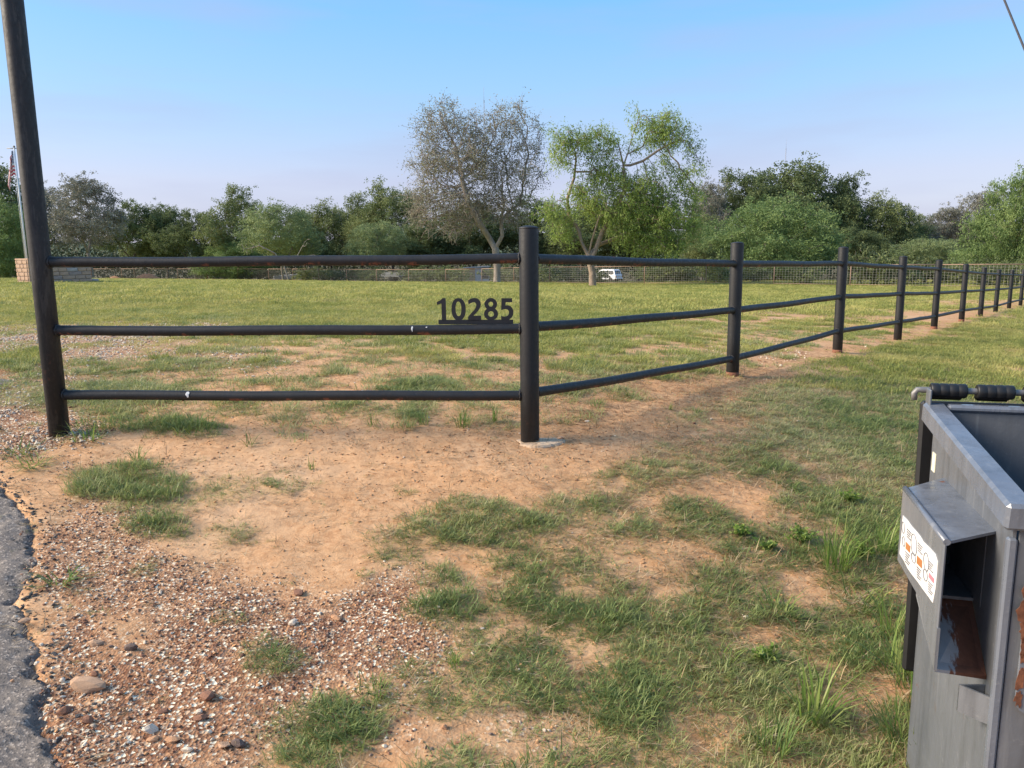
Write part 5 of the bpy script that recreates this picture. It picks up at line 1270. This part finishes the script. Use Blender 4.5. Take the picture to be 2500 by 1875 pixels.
KINDS = {
    'live': kind(21, ST(2.0), oakb, F_live, M_bark_d, n=430, D=.5, dinf=3, dkill=.75, leaf=(.165, .10), per=185, spread=.42, droop=.1, tip=.02),
    'live2': kind(22, ST(2.4, -.4), oakb2, F_live, M_bark_d, n=430, D=.5, dinf=3, dkill=.75, leaf=(.165, .10), per=185, spread=.36, droop=.1, tip=.02),
    'olive': kind(23, ST(2.2, .2), oakb, F_olive, M_bark_d, n=430, D=.5, dinf=3, dkill=.75, leaf=(.165, .095), per=185, spread=.42, droop=.2, tip=.02),
    'olive2': kind(24, ST(2.0, -.2), oakb2, F_olive, M_bark_d, n=430, D=.5, dinf=3, dkill=.75, leaf=(.165, .095), per=185, spread=.42, droop=.2, tip=.02),
    'dome': kind(25, [{'p': [(0, 0, -.4), (.2, 0, 1.0)]}, {'p': [(.2, 0, 1.0), (1.2, .2, 2.4)], 'from': 1}, {'p': [(0, 0, .2), (-1.1, 0, 2.2)], 'from': 1}], domeb, F_green, M_bark_g, n=480, D=.45, dinf=3, dkill=.7, leaf=(.20, .06), per=170, spread=.38, droop=.8, tip=.014),
    'pale': kind(26, [{'p': [(0, 0, -.4), (.1, 0, 1.4)]}, {'p': [(.1, 0, 1.4), (1.0, .2, 3.0)], 'from': 1}, {'p': [(.1, 0, 1.4), (-.9, 0, 3.0)], 'from': 1}], [(0, 0, 5.0, 3.0, 3.0, 2.4), (-1.8, 0, 4.0, 2, 2, 1.7), (1.9, .2, 4.3, 2, 2, 1.8), (.3, 0, 6.6, 2, 2, 1.3)], F_pale, M_bark_g, n=380, D=.45, dinf=3, dkill=.7, leaf=(.20, .06), per=160, spread=.36, droop=.7, tip=.014),
    'grey': kind(27, ST(2.4, .5), [(0, 0, 6, 2.6, 2.6, 2.2), (-2, 0, 4.8, 2, 2, 1.7), (2.1, .2, 5.0, 2, 2, 1.8), (1.4, 0, 8.0, 1.4, 1.4, 1.2), (-.8, 0, 7.8, 1.6, 1.6, 1.3)], F_grey, M_bark_g, n=420, D=.45, dinf=3, dkill=.65, leaf=(.16, .07), per=20, spread=.3, droop=.3, tip=.018, twigs=1.6, twig_len=1.0, twig_r=.016),
    'shrub': kind(28, [{'p': [(0, 0, -.2), (0, 0, .4)]}, {'p': [(0, 0, .2), (.5, 0, .8)], 'from': 1}], [(0, 0, 1.1, 1.4, 1.3, .9), (-.8, 0, .8, .8, .8, .7), (.8, .1, .9, .8, .8, .7)], F_shr, M_bark_g, n=150, D=.25, dinf=1.5, dkill=.35, leaf=(.17, .065), per=40, spread=.2, droop=.4, tip=.008),
    'shrub2': kind(29, [{'p': [(0, 0, -.2), (0, 0, .4)]}, {'p': [(0, 0, .2), (-.5, 0, .8)], 'from': 1}], [(0, 0, 1.2, 1.2, 1.2, 1.0), (-.7, 0, .8, .9, .8, .7), (.9, .1, .7, .7, .8, .6)], F_olive, M_bark_g, n=150, D=.25, dinf=1.5, dkill=.35, leaf=(.17, .065), per=40, spread=.2, droop=.4, tip=.008),
}
def plant(name, kd, px, ytop, hw, Y, label, group=None, cat='tree', seed=None):
    tm, cm, zs, xs = KINDS[kd]; g = random.Random(seed if seed is not None else int(px * 13 + ytop)); p = at(px, 650, Y); zb = z1(p[0], p[1]); h = at(px, ytop, Y)[2] - zb
    o = empty(name, (p[0], p[1], zb), g.uniform(0, 6.28), label, cat, group); sw = hw * Y / FPX / (xs * .86); o.scale = (sw, sw * g.uniform(.9, 1.1), h / (zs * .97))
    link('trunk', tm, o); link('crown', cm, o); return o
G = 'trees of the wood behind the lawn'
T = [('live_oak', 'live', -40, 405, 150, 76, 'tall dark oak behind the flag at the left edge of the picture'),
     ('mesquite_tree', 'dome', -5, 488, 110, 62, 'bright green leafy tree at the far left edge, below the flag'),
     ('grey_tree', 'grey', 118, 462, 75, 80, 'sparse grey tree whose twigs show right behind the tall pole'),
     ('leaning_grey_tree', 'grey', 226, 440, 105, 62, 'thinly leaved grey tree with stout trunk to the right of the stone planter'),
     ('oak_tree', 'live2', 330, 498, 75, 92, 'dark rounded oak just right of the thin grey tree'),
     ('oak_tree', 'live', 408, 506, 80, 94, 'dark oak in the dip of the skyline, second right of the thin grey tree'),
     ('oak_tree', 'live2', 478, 520, 75, 90, 'low dark oak filling the lowest part of the left skyline'),
     ('live_oak', 'olive2', 585, 462, 95, 90, 'tall domed oak standing highest on the left skyline'),
     ('mesquite_tree', 'pale', 690, 503, 95, 78, 'green mesquite with dead branches at its foot, left centre'),
     ('mesquite_bush', 'dome', 585, 588, 90, 88, 'bright rounded mesquite bush below the tallest left oak'),
     ('oak_tree', 'live', 745, 522, 65, 98, 'small dark oak between the left mesquite and the olive trees'),
     ('olive_green_tree', 'olive', 812, 500, 80, 96, 'olive green tree on the rising skyline left of the bare oak'),
     ('olive_green_tree', 'olive2', 885, 482, 80, 94, 'olive green tree second from the bare oak on its left'),
     ('olive_green_tree', 'olive', 962, 454, 95, 92, 'tallest olive green tree immediately left of the bare oak'),
     ('pale_mesquite', 'pale', 922, 545, 78, 80, 'pale green mesquite with bare stems below the olive trees'),
     ('oak_tree', 'live2', 1040, 540, 100, 86, 'dark oak seen through the left half of the bare oak'),
     ('oak_tree', 'live', 1150, 500, 110, 88, 'dark oak seen through the middle of the bare oak'),
     ('oak_tree', 'live2', 1290, 490, 110, 90, 'dark oak filling the gap between bare oak and mesquite'),
     ('oak_tree', 'live', 1420, 510, 110, 84, 'dark oak behind the trunk of the lawn mesquite'),
     ('olive_green_tree', 'olive', 1560, 470, 120, 84, 'olive green tree behind the drooping right side of the lawn mesquite'),
     ('grey_tree', 'grey', 1722, 452, 62, 82, 'grey twiggy tree between the lawn mesquite and the spreading live oak'),
     ('live_oak', 'live2', 1790, 428, 100, 84, 'left crown of the spreading live oak group on the right'),
     ('live_oak', 'live', 1915, 408, 140, 86, 'highest and widest live oak on the right skyline'),
     ('live_oak', 'live2', 2050, 436, 95, 84, 'right shoulder of the spreading live oak group'),
     ('mesquite_bush', 'dome', 1890, 488, 165, 60, 'large smooth green mesquite dome in front of the live oaks'),
     ('oak_tree', 'olive2', 1715, 530, 75, 72, 'olive oak tucked against the left side of the large green dome'),
     ('olive_green_tree', 'olive', 2150, 482, 90, 82, 'olive oak sloping down to the gap in the right skyline'),
     ('oak_tree', 'olive2', 2235, 530, 75, 92, 'low oak under the gap where the far ridge shows'),
     ('grey_tree', 'grey', 2305, 512, 75, 84, 'greyish moss hung tree right of the skyline gap'),
     ('grey_tree', 'grey', 2385, 474, 70, 82, 'tall grey moss hung tree with bare top near the right edge'),
     ('mesquite_bush', 'pale', 2262, 585, 85, 62, 'pale green bush behind the fence below the skyline gap'),
     ('mesquite_bush', 'dome', 2400, 600, 90, 58, 'green bush behind the far end of the pipe fence'),
     ('mesquite_tree', 'dome', 2510, 400, 125, 50, 'large green mesquite leaning in from the right edge'),
     ('oak_tree', 'live', 2080, 560, 90, 76, 'dark low oak between the green dome and the pale bush')]
for (nm, kd, px, yt, hw, Y, lab) in T: plant(nm, kd, px, yt, hw, Y, lab, G)
# dead limbs at the foot of the left centre mesquite
dead = make_tree('dead', [{'p': [(0, 0, -.3), (-.4, 0, 1.4), (-1.2, 0, 2.6), (-2.6, 0, 3.3), (-3.8, .2, 3.0)]}, {'p': [(-.4, 0, 1.4), (.8, 0, 2.2), (1.6, .2, 3.6)], 'from': 1}, {'p': [(.8, 0, 2.2), (2.4, 0, 2.4), (3.6, -.2, 2.0)], 'from': 1}],
    [(-3.4, 0, 3.2, 1.4, .8, 1.0), (1.8, 0, 3.6, .9, .7, .8), (3.2, 0, 2.2, .9, .7, .5)], 60, 33, D=.4, dinf=3, dkill=.5, tip=.02, per=1, spread=.1, leaf=(.1, .05), drop_leaf=.7, pw=2.2)
p = at(705, 660, 73); tree_obj('dead_tree', (p[0], p[1], z1(p[0], p[1])), dead, M_bark_g, F_grey, 'fallen looking dead grey tree with twisted bare limbs, left centre', None)
# shrubs along the wire fence: each has its own neighbours to tell it by
SH = [(545, 652, 60, 'shrub2', 'pale bush under the left end of the top rail, behind the wire fence'), (632, 655, 50, 'shrub', 'low pale shrub left of the white boat'), (770, 652, 55, 'shrub2', 'green shrub right of the white boat behind the wire fence'),
      (850, 655, 50, 'shrub', 'pale shrub midway between white boat and utility trailer'), (905, 650, 40, 'shrub2', 'green shrub directly left of the utility trailer'), (1035, 648, 55, 'shrub', 'pale shrub between the utility trailer and the small shed'),
      (1098, 648, 45, 'shrub2', 'green shrub touching the left side of the small shed'), (1235, 645, 50, 'shrub', 'pale shrub right of the bare oak trunk'), (1335, 642, 55, 'shrub2', 'green shrub just right of the corner post, beyond the wire'),
      (1400, 640, 50, 'shrub', 'pale shrub just left of the lawn mesquite trunk'), (1466, 655, 30, 'shrub', 'pale shrub hiding the nose of the white vehicle'), (1600, 640, 50, 'shrub2', 'green shrub well right of the white vehicle'),
      (1665, 632, 60, 'shrub', 'pale shrub left of the second fence post, beyond the wire'), (1750, 628, 55, 'shrub2', 'green shrub directly left of the second fence post'), (1840, 640, 50, 'shrub', 'pale shrub under the left half of the green dome'),
      (1960, 636, 55, 'shrub2', 'green shrub under the right half of the green dome'), (2100, 600, 60, 'shrub', 'yellowish shrub between the third and fourth fence posts'), (2170, 620, 60, 'shrub2', 'green shrub behind the fourth fence post'),
      (2260, 628, 55, 'shrub', 'pale shrub behind the fifth fence post'), (2330, 632, 55, 'shrub2', 'green shrub behind the sixth fence post'), (2410, 634, 50, 'shrub', 'pale shrub behind the seventh and eighth fence posts'), (2470, 630, 45, 'shrub2', 'leafy green shrub climbing the wire at the right edge')]
wfp = np.array([(p[0], p[2]) for p in WF])
for (px, yt, hw, kd, lab) in SH: plant('fence_shrub', kd, px, yt, hw, float(np.interp(px, wfp[:, 0], wfp[:, 1])) + 2.2 + (px % 7) * .4, lab, 'shrubs behind the wire fence', 'shrub')
# far wood closing the view under the crowns
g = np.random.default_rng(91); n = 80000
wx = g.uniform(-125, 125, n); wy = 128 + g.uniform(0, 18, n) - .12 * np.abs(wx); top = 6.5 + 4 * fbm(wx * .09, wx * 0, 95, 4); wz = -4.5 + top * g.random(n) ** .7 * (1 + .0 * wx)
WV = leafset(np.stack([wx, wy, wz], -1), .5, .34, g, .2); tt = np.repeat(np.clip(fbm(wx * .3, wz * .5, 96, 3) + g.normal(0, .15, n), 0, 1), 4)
prop(link('far_woodland', np_mesh('far_woodland', WV, np.arange(n * 4).reshape(-1, 4), False, F_far, {'tint': tt})), 'mass of woodland with shade-dark leaf colour closing the view behind the trees', None, None, 'stuff')

# ================================================================== SINGLE ROCKS AND TUFTS
ROCKM = {'white': simple('white_stone', (.60, .49, .37), (.72, .61, .48), 20, .85, .4, 60), 'orange': simple('orange_stone', (.46, .23, .11), (.55, .31, .17), 16, .9, .4, 50),
         'brown': simple('brown_stone', (.19, .085, .05), (.28, .14, .085), 16, .9, .4, 50), 'tan': simple('tan_flat_stone', (.42, .25, .15), (.50, .32, .20), 12, .9, .4, 40), 'grey': simple('dark_stone', (.10, .07, .06), (.16, .11, .09), 16, .9, .4, 50)}
ROCKS = [(212, 1682, 84, 34, 'tan', 'largest flat tan stone beside the asphalt edge, bottom left'), (367, 1786, 34, 24, 'white', 'chunky white stone at the bottom left, largest of the white stones there'), (715, 1524, 36, 20, 'white', 'white stone left of the foreground grass tuft in the gravel'), (823, 1512, 34, 16, 'orange', 'orange stone in the middle of the gravel patch'),
         (1087, 1787, 18, 15, 'orange', 'small round orange stone on bare soil at bottom centre'), (1821, 1513, 24, 16, 'white', 'pale stone at the edge of the bare patch near the dumpster'), (1434, 1028, 17, 8, 'white', 'white stone on bare soil right of the corner post'), (218, 1762, 34, 24, 'brown', 'dark reddish stone nearest to the asphalt, bottom left'),
         (160, 1736, 46, 26, 'brown', 'brown stone wedged against the asphalt edge'), (490, 1757, 48, 24, 'brown', 'long brown stone below the white and orange pebbles'), (420, 1814, 32, 15, 'orange', 'orange stone near the bottom edge, right of the white chunk'), (372, 1806, 34, 16, 'orange', 'flat orange stone just below the white chunk, bottom left'),
         (545, 1823, 40, 14, 'tan', 'long pale tan stone near the bottom edge'), (487, 1736, 26, 18, 'white', 'cream angular stone above the long brown stone'), (381, 1708, 24, 18, 'orange', 'rounded orange stone right of the large flat tan stone'), (313, 1702, 18, 13, 'orange', 'small orange stone between large tan stone and rounded orange stone'),
         (508, 1700, 50, 22, 'brown', 'reddish slab half sunk in the gravel'), (398, 1736, 24, 22, 'brown', 'triangular brown stone in the gravel, bottom left'), (64, 1533, 26, 12, 'tan', 'thin pale stone lying on the asphalt edge'), (42, 1527, 13, 10, 'white', 'small white stone lying on the asphalt'),
         (1178, 1540, 17, 10, 'white', 'white stone just below the tall foreground tuft'), (1154, 1603, 13, 12, 'white', 'white pebble on orange soil right of the gravel'), (460, 1836, 30, 18, 'white', 'white stone with rough face at the bottom edge'), (585, 1818, 34, 26, 'grey', 'dark brown stone at the bottom, left of the grass'),
         (730, 1445, 30, 18, 'brown', 'brown stone at the upper edge of the gravel'), (235, 1575, 30, 24, 'tan', 'tan stone in sandy soil near the asphalt'), (228, 1645, 26, 18, 'brown', 'brown stone above the largest flat tan stone'), (152, 1660, 18, 18, 'white', 'white chip left of the largest flat tan stone'),
         (322, 1590, 38, 22, 'grey', 'dull dark stone in the middle of the left gravel'), (1368, 1082, 22, 9, 'tan', 'yellowish stone lying on the concrete footing')]
for i, (px, py, w_, h_, c, lab) in enumerate(ROCKS):
    p = gp(px, py); dep = np.linalg.norm(p - CAM); sc = dep / FPX * w_ / 2; me = stone_mesh('stone', 900 + i, ROCKM[c], 2, .8)
    o = link('stone', me); o.scale = (sc * 1.05, sc * .85, sc * min(1.0, h_ / w_ * 1.15)); lift = .03 if p[0] < asph_x(p[1]) else 0
    gz = float(ground_z(np.array([p[0]]), np.array([p[1]]), np.array([0.0]))[0]); o.location = (p[0], p[1], gz + sc * .22 + lift + (.03 if i == 29 else 0)); o.rotation_euler = (random.uniform(-.15, .15), random.uniform(-.15, .15), random.uniform(-.5, .5))
    prop(o, lab, 'stone', 'loose stones on the verge')
M_tuft = foliage('tuft_blades', (.08, .15, .035), (.16, .24, .055), (.32, .36, .10), False, .35, .45)
M_tuft_y = foliage('light_tuft_blades', (.12, .20, .04), (.19, .28, .055), (.34, .38, .12), False, .4, .45)
TUFTS = [(150, 1425, 40, .045, .16, .0055, 1.15, 'g', 'spreading crabgrass tuft on the asphalt edge'), (70, 1142, 46, .07, .22, .006, 1.15, 'y', 'sprawling light green grass tuft at the left edge by the asphalt'), (50, 1108, 36, .06, .2, .006, 1.1, 'g', 'sprawling grass tuft at the left edge, just above the lighter one'),
         (215, 1076, 50, .08, .2, .006, 1.0, 'y', 'bright grass tuft in front of the tall pole'), (335, 1122, 34, .03, .12, .004, .7, 'g', 'upright grass tuft above the dark green mat on the left'), (470, 1055, 90, .12, .22, .005, .95, 'g', 'thick overhanging grass tuft under the lowest left rail'),
         (610, 1090, 18, .02, .17, .004, .75, 'g', 'thin wiry grass tuft on bare soil below the left rails'), (760, 1145, 14, .015, .09, .0035, .4, 'g', 'tiny lone sprig on bare soil, left of centre'), (1035, 1040, 26, .03, .15, .004, .35, 'g', 'upright grass tuft under the lowest rail, left of another tuft'),
         (1130, 1040, 60, .05, .2, .004, .4, 'g', 'tallest grass tuft just left of the corner post'), (1205, 1030, 34, .03, .17, .004, .4, 'g', 'grass tuft nearest to the corner post on its left'), (910, 1040, 24, .03, .12, .004, .5, 'g', 'small grass tuft under the middle of the lowest left rail'),
         (1632, 1000, 16, .02, .14, .005, .9, 'y', 'lone spiky sprig on bare soil right of the corner post'), (1530, 965, 18, .02, .10, .004, .5, 'g', 'small green sprig under the lowest right rail'), (1700, 1010, 26, .03, .12, .004, 1.0, 'g', 'flat grass tuft right of the lone spiky sprig'),
         (925, 1700, 46, .03, .085, .003, .45, 'y', 'yellow green grass tuft at the bottom of the gravel'), (1110, 1632, 34, .02, .075, .003, .4, 'y', 'small yellowish tuft on orange soil at bottom centre'), (2040, 1385, 90, .06, .30, .0045, .45, 'y', 'tall bright grass clump left of the dumpster sleeve'),
         (2150, 1350, 70, .06, .26, .004, .5, 'y', 'bright tall grass against the dumpster side'), (1985, 1755, 44, .05, .26, .007, .55, 'y', 'broad bladed bright green weed at bottom right'), (2200, 1660, 60, .06, .30, .005, .6, 'y', 'long yellowish grass leaning against the dumpster base'),
         (2255, 1700, 90, .09, .28, .004, .6, 'g', 'dense dark grass growing along the dumpster base'), (2170, 1560, 26, .03, .28, .004, .45, 'y', 'seedy tall grass stems in front of the dumpster lid'), (1760, 1620, 40, .04, .12, .003, .6, 'y', 'light green leafy sprig below the bare patch'),
         (2240, 1850, 90, .10, .26, .004, .6, 'g', 'grass thicket in front of the dumpster at the bottom edge'), (1900, 1500, 40, .05, .18, .005, .8, 'g', 'coarse grass tuft above the bare patch'), (1930, 1195, 26, .03, .1, .005, .9, 'g', 'dark rosette weed left of the dumpster'),
         (1450, 1235, 26, .03, .1, .004, .7, 'g', 'grass sprig on bare ground below the corner post footing'), (1885, 1845, 50, .05, .2, .0035, .5, 'g', 'seeding grass clump at the bottom right of centre'), (2100, 1480, 50, .06, .22, .005, .9, 'g', 'arching grass tuft between bare soil and the dumpster sleeve')]
for i, (px, py, n, R_, Lm, W_, lean, c, lab) in enumerate(TUFTS):
    p = gp(px, py); Vt, Ft, tt = blades(n, R_, Lm * .45, Lm, W_, lean, .7, 1300 + i)
    me = np_mesh('grass_tuft', Vt, Ft, False, M_tuft if c == 'g' else M_tuft_y, {'tint': tt}); o = link('grass_tuft', me)
    gz = float(ground_z(np.array([p[0]]), np.array([p[1]]), np.array([0.5]))[0]); o.location = (p[0], p[1], gz + (.03 if p[0] < asph_x(p[1]) else 0)); prop(o, lab, 'grass tuft', 'single tufts standing out of the verge grass')
# leafy weeds by the dumpster
def weed(px, py, r_, h_, n, lab, seed):
    p = gp(px, py); g = np.random.default_rng(seed); stems = MB(); pts = []; dirs = []
    for k in range(n):
        a = g.uniform(0, 6.28); rr = r_ * g.random() ** .5; e = Vector((math.cos(a) * rr, math.sin(a) * rr, h_ * g.uniform(.4, 1))); m_ = e * .5 + Vector((0, 0, h_ * .12)); stems.tube([(0, 0, 0), m_, e], [.0016, .0013, .0008], 4, False)
        for q in range(9): t = .3 + .7 * q / 8; b_ = Vector((0, 0, 0)).lerp(m_, min(1, t * 2)) if t < .5 else m_.lerp(e, t * 2 - 1); pts.append(tuple(b_)); dirs.append((g.normal(), g.normal(), .4))
    o = empty('leafy_weed', (p[0], p[1], float(ground_z(np.array([p[0]]), np.array([p[1]]), np.array([.5]))[0])), 0, lab, 'weed', 'leafy weeds near the dumpster'); stems.build('stem', M_tuft_y, o)
    LV = leafset(np.array(pts), .02, .014, g, 0, np.array(dirs)); link('foliage', np_mesh('foliage', LV, np.arange(len(pts) * 4).reshape(-1, 4), False, M_tuft_y, {'tint': np.repeat(g.random(len(pts)), 4)}), o)
weed(1960, 1330, .09, .08, 26, 'yellow green leafy weed left of the tall bright grass clump', 1); weed(2105, 1365, .06, .07, 18, 'small leafy weed at the foot of the tall bright grass clump', 2); weed(1810, 1310, .05, .05, 14, 'small leafy weed on bare soil, farthest left of the weeds', 3)
weed(1870, 1345, .05, .05, 14, 'small leafy weed in the middle between two others', 4); weed(2080, 1230, .06, .07, 16, 'leafy weed in the grass above the tall clump', 5); weed(1865, 1610, .06, .05, 16, 'light green leafy weed just below the bare soil patch', 6)
